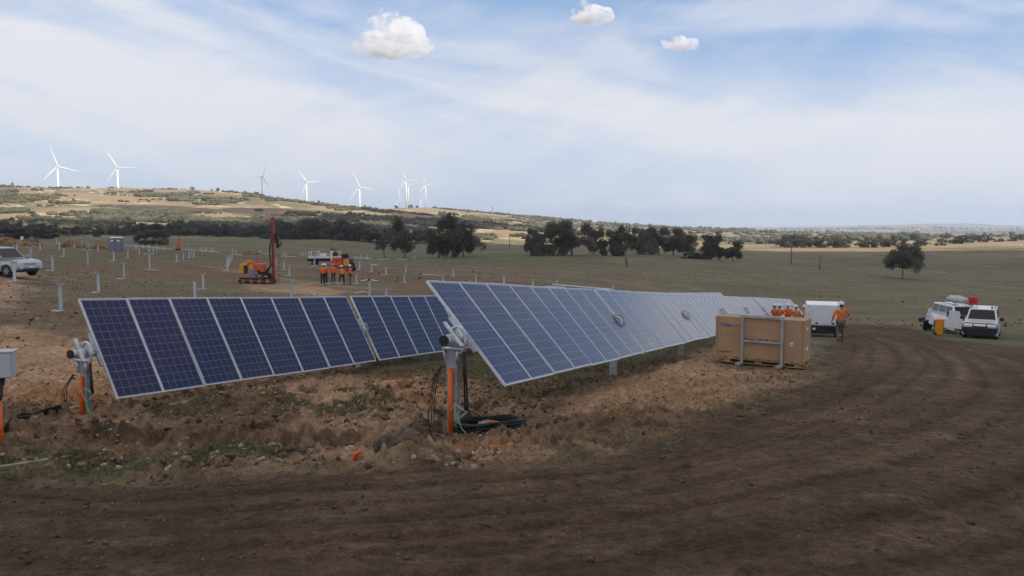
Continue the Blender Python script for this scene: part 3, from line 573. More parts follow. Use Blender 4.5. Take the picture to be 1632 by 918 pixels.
PILES = [  # u, base row, top row, kind, litter, label
 (97, 497, 451, 'h', 1, 'tallest looking grey pile, standing alone left of the near corner of the left panel row'),
 (157, 467, 434, 'h', 1, 'grey pile just above the left end of the dark panel row'),
 (23.5, 450, 416, 'h', 1, 'grey pile standing in front of the silver car'),
 (84, 432, 407, 'h', 1, 'grey pile right of the nose of the silver car'),
 (198, 445, 418, 'h', 1, 'grey pile between the winged pile and the panel row, below the portable toilet'),
 (49.6, 420, 392, 't', 0, 'winged pile rising behind the roof of the silver car'),
 (140, 424, 397, 't', 0, 'winged pile left of the portable toilet'),
 (238, 430, 404, 't', 1, 'winged pile right of the portable toilet with a second pair of arms at its foot'),
 (102, 409, 395, 'h', 1, None), (181.5, 416.5, 401, 'h', 1, 'grey pile standing straight below the portable toilet'), (204, 411, 398.5, 'h', 1, None), (282, 418, 404, 'h', 1, None), (292.6, 414, 401.7, 'h', 0, None),
 (64, 399, 388, 'p', 0, None), (94.5, 398.5, 386, 'p', 0, None), (119, 398, 387, 'p', 0, None), (156.5, 402.6, 392, 'p', 0, None), (131, 391, 385, 'p', 0, None), (140.7, 393, 386, 'p', 0, None), (12.6, 389, 378.5, 'p', 0, None), (27, 398, 389.6, 'p', 0, None),
 (35, 391, 380, 'p', 0, None), (90, 389.6, 380, 'p', 0, None), (174, 394, 388, 'p', 0, None), (198, 395, 389, 'p', 0, None), (217, 396, 388, 'p', 0, None), (228, 396, 389.6, 'p', 0, None), (237.5, 403.5, 390, 'p', 0, None), (244.5, 402.6, 393, 'p', 0, None), (250, 400, 392, 'p', 0, None), (261.6, 398.5, 394, 'p', 0, None), (278, 399, 392.5, 'p', 0, None), (289, 399, 393, 'p', 0, None), (222, 406, 396, 'p', 0, None),
 (298.7, 399, 394, 'p', 0, None), (301.7, 410.8, 398, 'h', 1, None), (305.4, 406.7, 395, 'h', 0, None), (309, 410.8, 397, 'h', 1, None), (320.5, 399.7, 393.6, 'p', 0, None), (329, 400.5, 395.5, 'p', 0, None), (336, 401, 396, 'p', 0, None), (340, 401, 396.5, 'p', 0, None),
 (362.6, 432, 409, 'h', 1, 'front pile of the tight file of piles left of the orange mast'), (365, 424, 407, 'h', 1, None), (368, 418, 405, 'h', 0, None), (370.5, 414, 403.5, 'h', 0, None), (370, 402.7, 396.6, 'p', 0, None), (376, 402.5, 397.5, 'p', 0, None),
 (324, 461, 435, 'h', 1, 'grey pile above the dark panel row, halfway to the orange drilling machine'), (311, 487, 449, 'p', 0, 'pile cut off by the top of the left panel row, below a shorter pile'), (464.7, 485, 448, 'h', 0, 'pile cut off by the left panel row, just right of the orange mast'),
 (461.5, 440, 422, 'h', 1, 'grey pile a little right of the orange mast'), (453, 430, 416, 'h', 1, None), (440.5, 425, 412, 'p', 0, None), (453, 409, 401.7, 'p', 0, None), (456.5, 409, 402, 'p', 0, None), (412, 404.7, 398.6, 'p', 0, None), (415.5, 404.7, 398.6, 'p', 0, None),
 (478, 409, 403.7, 'p', 0, None), (482.7, 409, 403, 'p', 0, None), (487.4, 409, 402.7, 'p', 0, None), (501.5, 424, 403, 'h', 1, 'pile standing left of the white tray truck'), (573.3, 430, 415.8, 'h', 1, None), (575.4, 414, 406, 'p', 0, None), (586, 413, 407, 'p', 0, None), (592.4, 433.4, 421, 'h', 1, None), (568.3, 453, 437, 'h', 1, 'pile just right of the group of five workers'),
 (588.8, 485, 445.5, 't', 0, 'winged pile rising behind the right half of the left panel row'), (615.3, 437.6, 425, 'h', 1, None), (647, 435.7, 422, 'h', 0, None), (644.7, 450.4, 434.7, 'h', 1, 'pile above the gap between the two panel rows'), (706.5, 465, 436.7, 'h', 0, 'leftmost pile cut off by the top of the nearest panel row'), (723, 440.6, 427.5, 'h', 1, None), (758.8, 452, 436.7, 'h', 1, None), (749, 462, 446.5, 'h', 0, None),
 (803.5, 467, 435.7, 'h', 1, 'tallest pile showing over the top of the nearest panel row'), (849.6, 470, 445.5, 'h', 0, None), (888, 470, 445.5, 'h', 0, None), (660.8, 414, 409, 'p', 0, None), (585.5, 412, 407.3, 'p', 0, None), (616, 480, 465, 'h', 0, None), (944.6, 473, 454.6, 'h', 0, None), (977.5, 472, 454, 'h', 0, None),
]
for i, (u, vb, vt, kind, lit, lab) in enumerate(PILES):
    p = at(u, vb); hh = (vb-vt)*p.y/F
    hh = min(max(hh, .9), 1.75)
    if kind == 't': hh -= .1
    else: hh -= .12 if kind == 'h' else 0
    if kind not in PROTO: PROTO[kind] = r = pile_proto(kind)
    else: r = copy_tree(PROTO[kind])
    r.location = p; r.rotation_euler.z = A_+math.pi/2+random.Random(i).uniform(-.06, .06) if kind != 't' else -.1+.1*math.sin(i)
    for ch in r.children:
        ch.scale = (1, 1, 1); ch.location = (0, 0, 0)
        if ch.name.startswith('post'): ch.scale = (1, 1, hh)
        else: ch.location = (0, 0, hh-1.0)
    gen = {'h': 'small galvanised pile with a bracket on top, in the far part of the pile field', 't': 'winged pile', 'p': 'plain thin steel pile in the farthest rows of the pile field'}[kind]
    tag(r, lab or gen, 'steel pile', {'h': 'steel piles with brackets', 't': 'winged steel piles', 'p': 'plain far steel piles'}[kind])
    ll = 'bearing parts at the foot of the '+lab.split(',')[0] if lab else None
    if lit: litter(p+Vector((0, -.25, -.02)), .35, ll if ll and len(ll.split()) < 17 else ('bearing parts at the foot of the '+' '.join(lab.split()[:8]) if lab else None), i)
# arms lying on the ground and torque tubes laid out
def arms_on_ground(u, v, label):
    b = MB(); wing(b, 1, .06); wing(b, -1, .06); b.box((0, 0, .09), (.2, .2, .12)); o = b.build('bearing_arms', GALV, None, True); o.location = at(u, v)+Vector((0, 0, .02)); tag(o, label, 'steel arms')
arms_on_ground(246, 432, 'pair of curved steel arms lying at the foot of a winged pile')
arms_on_ground(578, 468, 'pair of curved steel arms lying just above the left panel row')
def lying(u0, v0, u1, v1, r=.07, label=None, k=1):
    a = at(u0, v0); b_ = at(u1, v1)
    for j in range(k):
        c = (a+b_)/2+Vector((0, j*.5, 0)); n = 6; pts = []
        for t in range(n+1):
            q = a.lerp(b_, t/n); pts.append((q.x-c.x, q.y-c.y+j*.5, gz(q.x, q.y+j*.5)+r-c.z))
        o = MB().tube(pts, r, 8).build('steel_tube', GALV, None, True); o.location = c
        tag(o, label or 'long pale steel tube laid flat in the far pile field', 'steel tube', 'torque tubes lying on the ground')
for q in ((320, 400, 350, 402.6), (373, 405, 386, 407), (418, 405, 436, 405), (448, 408.7, 474, 410), (560, 412, 597, 414.5), (566, 409.5, 590, 411), (601, 414, 619, 414.5), (630, 413.5, 648, 415), (196, 391, 262, 396.5), (262, 396.5, 330, 400), (590, 422, 604, 424)): lying(*q, r=.08)
lying(673, 438.5, 704, 440.5, .07, 'long steel tube lying above the near end of the middle panel row')
lying(870, 458, 900, 459.5, .1, 'bundled steel tube lying behind the middle of the nearest panel row'); lying(881, 455, 975, 463, .09, 'long pale steel tube laid out along the top edge of the nearest panel row', 3)
lying(512, 455, 534, 452, .05, 'steel bar lying at the feet of the five workers', 2)
lying(1100, 462, 1120, 462, .05, 'short steel bar lying on grass behind the far panels')
# ---------------------------------------------------------------- far orange soil heaps, portable toilet, cabinets
def heap(u, vb, wpx, hpx, seed, label):
    p = at(u, vb); k = p.y/F; b = bmesh.new(); bmesh.ops.create_icosphere(b, subdivisions=4, radius=1)
    X = np.array([v.co[:] for v in b.verts]); nz = fbm(X[:, 0]*2+seed, X[:, 1]*2+X[:, 2], 4, seed)
    for v, q in zip(b.verts, nz): v.co = Vector((v.co.x*wpx*k/2, v.co.y*wpx*k*.35, max(v.co.z, -.2)*hpx*k*(1.0)))*(.55+.9*q)
    me = bpy.data.meshes.new('soil_heap'); b.to_mesh(me); b.free(); o = link('soil_heap', me, mat('orange_soil', (.27, .155, .085), .95, 0, .25, 1.2, bump=.6), None, True); o.location = p; tag(o, label, 'soil heap', 'heaps of orange soil')
heap(8, 390, 34, 11, 1, 'orange soil heap at the left edge of the photo'); heap(50, 392, 30, 12, 2, 'orange soil heap behind the roof of the silver car'); heap(113, 394, 38, 11, 3, 'wide orange soil heap between the car and the portable toilet'); heap(160, 397, 32, 9, 4, 'orange soil heap just left of the portable toilet'); heap(400, 405, 22, 7, 5, 'dark reddish soil heap behind the drilling machine'); heap(228, 400, 16, 4, 6, 'low heap of soil just right of the portable toilet')
def toilet():
    p = at(186, 400.5); sc = 2.25*1.0; k = p.y/F; W_ = 20*k; H_ = 21*k
    r = empty('portable_toilet', p, .12, 'grey two-door portable toilet with a white roof', 'portable toilet'); g = mat('grey_moulded_plastic', (.15, .18, .22), .5); wh = mat('white_paint', (.78, .78, .77), .4, 0, .04, 5, dirt=.1)
    MB().box((0, 0, H_/2), (W_, W_*.55, H_)).build('cabin', g, r, bevel=.03)
    MB().box((0, 0, H_+.1), (W_*1.04, W_*.6, .2), None, .7, .5).build('roof', wh, r, bevel=.03)
    for s in (-1, 1):
        d = MB().box((s*W_*.24, -W_*.275-.015, H_*.47), (W_*.40, .03, H_*.86)).build('door', mat('door_grey_plastic', (.19, .22, .27), .5), r, bevel=.01)
        MB().box((s*W_*.24, -W_*.275-.04, H_*.80), (W_*.22, .01, H_*.12), None).build('sign', wh, d)
        MB().box((s*W_*.24, -W_*.275-.036, H_*.45), (W_*.40, .01, .04)).build('handle_rail', g, d)
toilet()
p = at(35.5, 391); b = MB().box((0, 0, 1.5), (.5, .25, .75)); r = empty('field_cabinet', p, 0, 'small white cabinet on legs in front of the dark trees at far left', 'cabinet'); b.build('cabinet', mat('white_paint', (.78, .78, .77), .4, 0, .04, 5, dirt=.1), r, bevel=.02)
for s in (-1, 1): MB().box((s*.2, 0, .5), (.06, .06, 1.4)).build('leg', GALV, r)
# ---------------------------------------------------------------- people
SKIN = mat('skin', (.42, .25, .17), .5, 0, .05, 10)
HIVIS = mat('orange_hi_vis_cloth', (.95, .19, .03), .75, 0, .10, 14, bump=.3); HIVIS2 = mat('faded_orange_cloth', (.80, .27, .13), .8, 0, .12, 14, bump=.3)
NAVY = mat('navy_cloth', (.022, .026, .05), .85, 0, .15, 10); GREYC = mat('grey_cloth', (.13, .12, .12), .85, 0, .15, 10); KHAKI = mat('khaki_cloth', (.17, .125, .08), .85, 0, .15, 10, bump=.3); BLK = mat('black_cloth', (.012, .012, .015), .85, 0, .15, 10)
BOOT = mat('brown_boot_leather', (.10, .065, .04), .7); HELM = mat('white_helmet_plastic', (.82, .82, .80), .3, 0, .02, 4); HELMO = mat('orange_helmet_plastic', (.85, .2, .06), .3, 0, .02, 4); GLOVE = mat('dark_glove', (.04, .04, .045), .8); HAIR = mat('brown_hair', (.05, .03, .02), .8)
def skin(name, V, E_, Rr, m, parent, root=0, sub=1):
    me = bpy.data.meshes.new(name); me.from_pydata([tuple(v) for v in V], E_, []); o = link(name, me, m, parent)
    sk = o.modifiers.new('skin', 'SKIN'); sk.use_smooth_shade = True
    for i, r in enumerate(Rr):
        r = r if isinstance(r, tuple) else (r, r); me.skin_vertices[0].data[i].radius = r
    me.skin_vertices[0].data[root].use_root = True
    if sub: s = o.modifiers.new('subdivision', 'SUBSURF'); s.levels = sub; s.render_levels = sub
    # bake the grown surface so that the body is plain mesh
    dg = bpy.context.evaluated_depsgraph_get(); ev = o.evaluated_get(dg); nm = bpy.data.meshes.new_from_object(ev)
    o.modifiers.clear(); o.data = nm
    if not nm.materials: nm.materials.append(m)
    nm.polygons.foreach_set('use_smooth', [True]*len(nm.polygons)); return o
def person(pos, heading, label, shirt=HIVIS, trousers=NAVY, helmet=HELM, pose=None, group='workers in orange and white helmets', hgt=1.78, gloves=False):
    P = dict(lean=0.0, le=(-.27, .02, 1.13), lh=(-.29, .12, .88), re=(.27, .02, 1.13), rh=(.29, .12, .88), lk=(-.11, .03, .50), la=(-.12, 0, .09), rk=(.11, .03, .50), ra=(.12, 0, .09), drop=0.0)
    P.update(pose or {}); k = hgt/1.78; r = empty('person', pos, heading, label, 'person', group); r.scale = (k, k, k)
    ln = P['lean']; dr = P['drop']; c, s = math.cos(ln), math.sin(ln)
    def U(x, y, z):           # upper body leans forward about the hip
        z0 = .95; return (x, y*c+(z-z0)*s, z0-dr+(z-z0)*c-y*s)
    pel = (0, 0, .95-dr); ch = U(0, 0, 1.26); nk = U(0, -.01, 1.48); hd = U(0, .02, 1.62); tp = U(0, .02, 1.71)
    ls, rs = U(-.19, 0, 1.42), U(.19, 0, 1.42); lh0, rh0 = (-.095, 0, .90-dr), (.095, 0, .90-dr)
    le, lw, re, rw = (Vector(U(*P[q])) for q in ('le', 'lh', 're', 'rh'))
    la, ra, lk, rk = (Vector(P[q]) for q in ('la', 'ra', 'lk', 'rk'))
    toe = Vector((0, .17, -.045)); heel = Vector((0, -.05, -.05))
    V = [pel, ch, nk, hd, tp, ls, le, lw, rs, re, rw, lh0, lk, la, la+toe, rh0, rk, ra, ra+toe]
    E_ = [(0, 1), (1, 2), (2, 3), (3, 4), (1, 5), (5, 6), (6, 7), (1, 8), (8, 9), (9, 10), (0, 11), (11, 12), (12, 13), (13, 14), (0, 15), (15, 16), (16, 17), (17, 18)]
    R_ = [(.14, .10), (.15, .10), .055, (.085, .095), .07, .055, .042, .026, .055, .042, .026, .085, .055, .035, .03, .085, .055, .035, .03]
    for (w_, el, sgn) in ((lw, le, -1), (rw, re, 1)):     # palms and curled fingers
        wi = 7 if sgn < 0 else 10; d = (w_-el).normalized(); fw = Vector((0, 1, 0)); sd_ = d.cross(fw)
        if sd_.length < .2: sd_ = Vector((1, 0, 0))
        sd_.normalize(); across = sd_.cross(d).normalized()
        b0 = len(V); V.append(w_+d*.08); E_.append((wi, b0)); R_.append((.038, .02))
        for f in range(4):
            o_ = across*(.027-.018*f); ll = (.036, .042, .04, .03)[f]; i0 = len(V)
            V += [w_+d*.10+o_, w_+d*(.10+ll)+o_+sd_*sgn*-.012, w_+d*(.11+ll*1.5)+o_-sd_*sgn*.035]; R_ += [.010, .009, .008]; E_ += [(b0, i0), (i0, i0+1), (i0+1, i0+2)]
        i0 = len(V); V += [w_+d*.05+across*.04, w_+d*.085+across*.055]; R_ += [.012, .010]; E_ += [(wi, i0), (i0, i0+1)]
    body = skin('body', V, E_, R_, SKIN, r)
    sh = [U(0, 0, .90), U(0, 0, 1.08), ch, U(0, -.01, 1.44), ls, le, le.lerp(lw, .9), rs, re, re.lerp(rw, .9)]
    skin('shirt', sh, [(0, 1), (1, 2), (2, 3), (2, 4), (4, 5), (5, 6), (2, 7), (7, 8), (8, 9)], [(.175, .13), (.17, .125), (.185, .13), (.10, .08), .082, .065, .05, .082, .065, .05], shirt, r)
    skin('trousers', [pel, lh0, lk, la+Vector((0, 0, .03)), rh0, rk, ra+Vector((0, 0, .03))], [(0, 1), (1, 2), (2, 3), (0, 4), (4, 5), (5, 6)], [(.165, .13), .115, .085, .068, .115, .085, .068], trousers, r)
    for a_ in (la, ra): skin('boot', [a_+Vector((0, -.02, .06)), a_+Vector((0, -.02, -.03)), a_+Vector((0, .10, -.045)), a_+Vector((0, .19, -.05))], [(0, 1), (1, 2), (2, 3)], [.055, .058, .05, .038], BOOT, r)
    hl = MB().lathe([(.135, 0), (.132, .02), (.125, .07), (.10, .115), (.055, .145), (.001, .155)], (0, 0, 0), 20); hl.box((0, .145, .008), (.17, .09, .014), None, 1, 1); hl.box((0, 0, .14), (.03, .2, .03)); o = hl.build('helmet', helmet, r, True)
    o.location = U(0, .02, 1.655); o.rotation_euler = (-ln*.6, 0, 0)
    fc = MB(); fx = lambda x, y, z: U(x, y, z)
    fc.tube([fx(0, .105, 1.645), fx(0, .135, 1.61), fx(0, .115, 1.60)], [.010, .016, .010], 6); o = fc.build('nose', SKIN, body, True)
    ey = MB()
    for s_ in (-1, 1): ey.lathe([(.001, -.01), (.012, 0), (.001, .01)], fx(s_*.033, .105, 1.64), 8)
    ey.box(fx(0, .112, 1.572), (.05, .008, .008)); ey.build('eyes_and_mouth', HAIR, body)
    hr = MB().tube([fx(0, -.06, 1.66), fx(0, -.055, 1.58), fx(0, -.05, 1.55)], [.085, .075, .05], 10); hr.build('hair', HAIR, r, True)
    return r
stand = dict()
G1 = 'workers grouped by the drilling machines'; G2 = 'workers gathered behind the cardboard box'
person(at(514.8, 454.5), rad(10), 'leftmost worker of the group of five, orange shirt and dark trousers, standing with back turned', HIVIS, NAVY, HELM, dict(le=(-.26, .06, 1.15), lh=(-.16, .2, 1.0), re=(.26, .06, 1.15), rh=(.16, .2, 1.0)), G1, 1.82)
person(at(518.6, 453.2), rad(-150), 'worker half hidden behind the leftmost worker, orange shirt and navy trousers', HIVIS, NAVY, HELM, {}, G1, 1.8)
person(at(531.6, 452.8), rad(170), 'worker in an orange helmet with a grey waist, facing the camera', HIVIS, GREYC, HELMO, dict(le=(-.3, .05, 1.16), lh=(-.12, .2, 1.02), re=(.3, .05, 1.16), rh=(.12, .2, 1.02)), G1, 1.78)
person(at(546, 454.6), rad(25), 'worker with one foot raised, leaning forward in black trousers', HIVIS, BLK, HELM, dict(lean=.35, lk=(-.16, .36, .66), la=(-.2, .30, .30), rk=(.12, .05, .50), ra=(.14, 0, .09), le=(-.3, .16, 1.2), lh=(-.2, .3, 1.0), re=(.3, .1, 1.18), rh=(.2, .22, 1.0)), G1, 1.72)
person(at(558.5, 454), rad(95), 'rightmost worker of the group of five, seen from the side in grey trousers', HIVIS, GREYC, HELM, dict(le=(-.25, .08, 1.15), lh=(-.2, .25, 1.05)), G1, 1.74)
MB().box((0, 0, .12), (.5, .35, .24)).build('block', GALV2, None, bevel=.02).location = at(542.6, 454.2); tag(bpy.data.objects['block'], 'low steel block under the raised foot of a worker', 'steel block'); bpy.data.objects['block'].name = 'steel_block'
def back(u, top, Y, head, label, sh=HIVIS, hg=1.78, pose=None):
    x = (u-PW/2)/F*Y; z = gz(x, Y); person(Vector((x, Y, z)), head, label, sh, KHAKI, HELM, pose, G2, hg)
fold = dict(le=(-.3, .05, 1.16), lh=(-.1, .22, 1.12), re=(.3, .05, 1.16), rh=(.1, .22, 1.12))
back(1236.6, 489, 50, rad(-60), 'leftmost of the workers behind the cardboard box, mostly hidden by the next one', HIVIS, 1.76, fold)
back(1244, 489, 48.5, rad(15), 'worker behind the cardboard box with back turned, second from the left', HIVIS, 1.78, fold)
back(1257.8, 487, 49.5, rad(170), 'broad worker in the middle of the group behind the cardboard box', HIVIS, 1.84, fold)
back(1270.5, 489, 49, rad(-10), 'worker in a faded pale orange shirt behind the cardboard box', HIVIS2, 1.76, fold)
back(1285.5, 489, 50, rad(80), 'rightmost worker behind the cardboard box, half hidden by the white utility body', HIVIS2, 1.78, fold)
person(at(1339, 545.5), rad(-8), 'worker in a bright orange long-sleeved shirt and khaki trousers walking away beside the white utility', HIVIS, KHAKI, HELM, dict(le=(-.30, -.02, 1.16), lh=(-.34, .08, .93), re=(.36, .04, 1.22), rh=(.30, .24, 1.14), lk=(-.10, .10, .52), la=(-.11, -.14, .14), rk=(.10, .10, .50), ra=(.11, .12, .09)), 'worker walking away', 1.84)
# ---------------------------------------------------------------- vehicles
WHITE = mat('white_car_paint', (.78, .79, .80), .3, 0, .02, 3, coat=.6, dirt=.12); SILVER = mat('silver_car_paint', (.42, .44, .46), .3, .4, .03, 3, coat=.6, dirt=.1)
GLASS = mat('dark_window_glass', (.012, .015, .022), .06, 0, .1, 2, spec=.4); TRIM = mat('black_trim', (.02, .02, .022), .5, 0, .1, 6); RIM = mat('alloy_rim', (.55, .56, .57), .35, .6, .05, 6)
TYRE = mat('tyre_rubber', (.025, .023, .022), .85, 0, .2, 8, dirt=.4); LAMP = mat('headlamp_lens', (.70, .72, .75), .12, .1, .05, 10, coat=.8); RED = mat('red_plastic', (.55, .03, .02), .4); PLATE = mat('number_plate', (.75, .75, .70), .5, 0, .02, 4)
CHROME = mat('chrome', (.7, .7, .72), .18, .9, .02, 4); MACH_O = mat('orange_machine_paint', (.68, .10, .025), .45, 0, .12, 4, dirt=.3); MACH_Y = mat('yellow_machine_paint', (.75, .33, .02), .4, 0, .08, 4, dirt=.2); DARKM = mat('oily_dark_metal', (.035, .035, .038), .5, .4, .3, 7, dirt=.2); GREYM = mat('grey_machine_metal', (.26, .26, .26), .5, .3, .15, 5, dirt=.2)
TEXTDARK = mat('printed_dark_ink', (.03, .03, .03), .7); TEXTBLUE = mat('printed_blue_ink', (.02, .12, .42), .6)
def lettering(name, body, size, m, parent, M, bold=0.0, ext=.002, sx=1.0):
    cu = bpy.data.curves.new(name, 'FONT'); cu.body = body; cu.size = size; cu.extrude = ext; cu.offset = bold; cu.align_x = 'LEFT'
    o = bpy.data.objects.new(name, cu); C.objects.link(o); dg = bpy.context.evaluated_depsgraph_get(); me = bpy.data.meshes.new_from_object(o.evaluated_get(dg)); bpy.data.objects.remove(o)
    o = link(name, me, m, parent); o.matrix_basis = M @ Matrix.Diagonal((sx, 1, 1, 1)); return o
def wheel(root, x, y, r, wd=.24, rim=RIM, spokes=6, name='wheel'):
    s = 1 if y > 0 else -1; wv = bpy.data.objects.new(name, None)
    t = MB().lathe([(r*.62, -wd/2), (r*.93, -wd/2), (r, -wd/2+.04), (r, wd/2-.04), (r*.93, wd/2), (r*.62, wd/2)], (0, 0, 0), 28, 'y').build(name, TYRE, root, True); t.location = (x, y, r)
    b = MB().lathe([(r*.60, s*wd*.30), (r*.64, s*wd*.46), (r*.60, s*wd*.50), (r*.56, s*wd*.40), (r*.56, s*wd*.18), (.001, s*wd*.16)], (0, 0, 0), 24, 'y'); b.lathe([(.07, s*wd*.2), (.065, s*wd*.46), (.001, s*wd*.48)], (0, 0, 0), 12, 'y')
    for k in range(spokes):
        a = 2*math.pi*k/spokes; b.bar((math.cos(a)*.05, s*wd*.36, math.sin(a)*.05), (math.cos(a)*r*.58, s*wd*.40, math.sin(a)*r*.58), .055, .07, (0, 1, 0))
    b.build('rim', rim, t); return t
def arch(xc, r, n=9): return [(xc+r*math.cos(math.pi*k/n), .0+r*math.sin(math.pi*k/n)) for k in range(n+1)]
def car(pos, heading, label, cat, L=4.8, Wd=1.85, H=1.8, hood=1.08, belt=1.15, wb=2.8, wr=.38, paint=WHITE, cowl=.95, roof_f=.30, roof_r=-2.15, rear=-2.32, bull=False, rails=True, group=None, fx=None, plate='', two=False):
    r = empty('parked_car', pos, heading, label, cat, group); x0 = L/2; sill = .36; hr = wr*1.22; fxw = x0-.88; rxw = fxw-wb
    pl = [(x0-.04, .42), (x0, .62), (x0-.03, .88), (x0-.22, hood-.05), (x0-.5, hood), (cowl, hood+.06), (rear+.1, belt), (rear-.02, belt-.15), (-x0+.02, .85), (-x0, .5), (-x0+.1, .4)]
    def archp(xc): return [(xc-hr*math.cos(math.pi*k/8), wr*.85+hr*math.sin(math.pi*k/8)*.98) for k in range(9)]
    pl += [(rxw-hr, sill)]+archp(rxw)+[(rxw+hr, sill), (fxw-hr, sill)]+archp(fxw)+[(fxw+hr, sill)]
    b = MB().prism(pl, -Wd/2, Wd/2); V = []
    for (x, y, z) in b.v:
        k = 1-.10*max(0, (z-.75))/.5-.05*max(0, (abs(x)-x0+.6))/.6; V.append((x, y*k, z))
    b.v = V; body = b.build('body', paint, r, bevel=.045, seg=3)
    MB().box((0, 0, .55), (L*.92, Wd*.74, .5)).build('underbody', TRIM, r)
    hb = Wd/2*.9; ht = Wd/2*.74
    def cab(s, z): return None
    xb0, xb1, xt0, xt1 = cowl, rear+.08, roof_f, roof_r; zb = belt-.02; zt = H
    c8 = [(xb0, -hb, zb), (xb0, hb, zb), (xb1, hb, zb), (xb1, -hb, zb), (xt0, -ht, zt-.03), (xt0, ht, zt-.03), (xt1, ht, zt-.02), (xt1, -ht, zt-.02), ((xt0+xt1)/2, -ht*.95, zt), ((xt0+xt1)/2, ht*.95, zt)]
    MB().add(c8, [(3, 2, 1, 0), (4, 8, 9, 5), (8, 7, 6, 9), (0, 1, 5, 4), (2, 3, 7, 6), (0, 4, 8, 7, 3), (1, 2, 6, 9, 5)]).build('cabin', paint, r, bevel=.05, seg=3)
    def pane(name, q, off, m0=.05, m1=.06, s0=.08, s1=.1):
        q = [Vector(p) for p in q]; nn = (q[1]-q[0]).cross(q[3]-q[0]).normalized()
        def P(s, t): return q[0].lerp(q[1], s).lerp(q[3].lerp(q[2], s), t)+nn*off
        A = [P(m0, s0), P(1-m1, s0), P(1-m1, 1-s1), P(m0, 1-s1)]; B_ = [p-nn*.03 for p in A]
        MB().add([tuple(p) for p in A+B_], [(0, 1, 2, 3), (7, 6, 5, 4), (0, 4, 5, 1), (1, 5, 6, 2), (2, 6, 7, 3), (3, 7, 4, 0)]).build(name, GLASS, r)
    pane('windscreen', (c8[0], c8[1], c8[5], c8[4]), .012, .06, .06, .06, .1)
    pane('rear_window', (c8[2], c8[3], c8[7], c8[6]), .012, .08, .08, .12, .12)
    for sg in (-1, 1):
        a, bq, cq, dq = (c8[3], c8[0], c8[4], c8[7]) if sg < 0 else (c8[1], c8[2], c8[6], c8[5])
        for m0, m1 in (((.03, .70), (.33, .37), (.66, .04)) if sg < 0 else ((.04, .66), (.37, .33), (.70, .03))): pane('side_window', (a, bq, cq, dq), .012, m0, m1, .12, .14)
        mr = MB().box((xb0-.12, sg*(Wd/2+.10), belt+.07), (.12, .24, .20)).build('mirror', paint if not bull else TRIM, r, bevel=.03)
        hl = MB().box((x0-.10, sg*(Wd/2-.30), hood-.24), (.16, .42, .19)).build('headlight', LAMP, r, bevel=.03)
        MB().box((x0-1.9, sg*(Wd/2*.985), .93), (.9, .02, .03)).build('door_trim', paint, r)
        for xx in (fxw, rxw): wheel(r, xx, sg*(Wd/2-.13), wr)
        MB().box(((xb0+xb1)/2-.1, sg*(Wd/2-.03), .38), (wb-.95, .1, .07)).build('side_step', TRIM if rails else paint, r)
        b = MB()
        for xs in (cowl-.05, cowl-1.05, cowl-2.0): b.box((xs, sg*(Wd/2*.985+.004), .82), (.012, .02, .62))
        b.build('door_seam', TRIM, r); b = MB()
        for xs in (cowl-.85, cowl-1.82): b.box((xs, sg*(Wd/2*.975), belt-.14), (.18, .05, .035))
        b.build('door_handle', TRIM if bull else paint, r)
        if rails: MB().tube([(xt0-.1, sg*ht*.92, H), (xt0-.2, sg*ht*.92, H+.06), (xt1+.2, sg*ht*.92, H+.06), (xt1+.1, sg*ht*.92, H)], .02, 6).build('roof_rail', TRIM, r)
    g = MB().box((x0-.03, 0, hood-.26), (.08, Wd*.44, .17)).build('grille', CHROME if not bull else TRIM, r, bevel=.01)
    for k in range(3): MB().box((x0+.015, 0, hood-.31+.05*k), (.02, Wd*.42, .012)).build('grille_bar', TRIM if not bull else CHROME, g)
    MB().box((x0-.02, 0, .60), (.18, Wd*.93, .22)).build('bumper', paint if not bull else TRIM, r, bevel=.05)
    MB().box((x0+.04, 0, .46), (.08, Wd*.6, .12)).build('air_intake', TRIM, r, bevel=.02)
    for sg in (-1, 1): MB().lathe([(.07, 0), (.07, .03), (.001, .035)], (x0+.06, sg*(Wd/2-.3), .55), 12, 'x').build('fog_lamp', LAMP, r)
    pt = MB().box((x0+.10, 0, .62 if not bull else .74), (.02, .38, .12)).build('number_plate', PLATE, r)
    return r
def on(u, v, Y):
    x = (u-PW/2)/F*Y; return Vector((x, Y, gz(x, Y)))
def toward(u, off=0):       # heading that points the nose at the camera, plus an offset
    az = math.atan((u-PW/2)/F); return -math.pi/2-az+off
car(on(4, 441, 50.5), toward(25, rad(38)), 'silver car parked among the piles, cut by the left edge', 'car', 4.75, 1.88, 1.84, 1.06, 1.16, 2.75, .39, SILVER, .98, .22, -2.05, -2.3)
car4 = car(on(1570, 538, 49.5), toward(1570, rad(-3)), 'white four-wheel drive with a black bull bar, driver door open, rightmost vehicle', 'car', 4.8, 1.9, 1.86, 1.12, 1.2, 2.8, .40, WHITE, .9, .3, -2.1, -2.3, bull=True)
def bullbar(r, L, Wd):
    x = L/2+.10; b = MB(); b.box((x, 0, .74), (.16, Wd*.99, .26)); b.box((x-.02, 0, .50), (.14, Wd*.8, .22))
    b.tube([(x-.1, -Wd/2+.02, .8), (x, -Wd/2+.06, 1.0), (x, -Wd/2+.16, 1.12), (x, Wd/2-.16, 1.12), (x, Wd/2-.06, 1.0), (x-.1, Wd/2-.02, .8)], .032, 8)
    for yy in (-.35, .35): b.bar((x, yy, .8), (x, yy, 1.13), .05)
    b.build('bull_bar', TRIM, r, bevel=.02)
bullbar(car4, 4.8, 1.9)
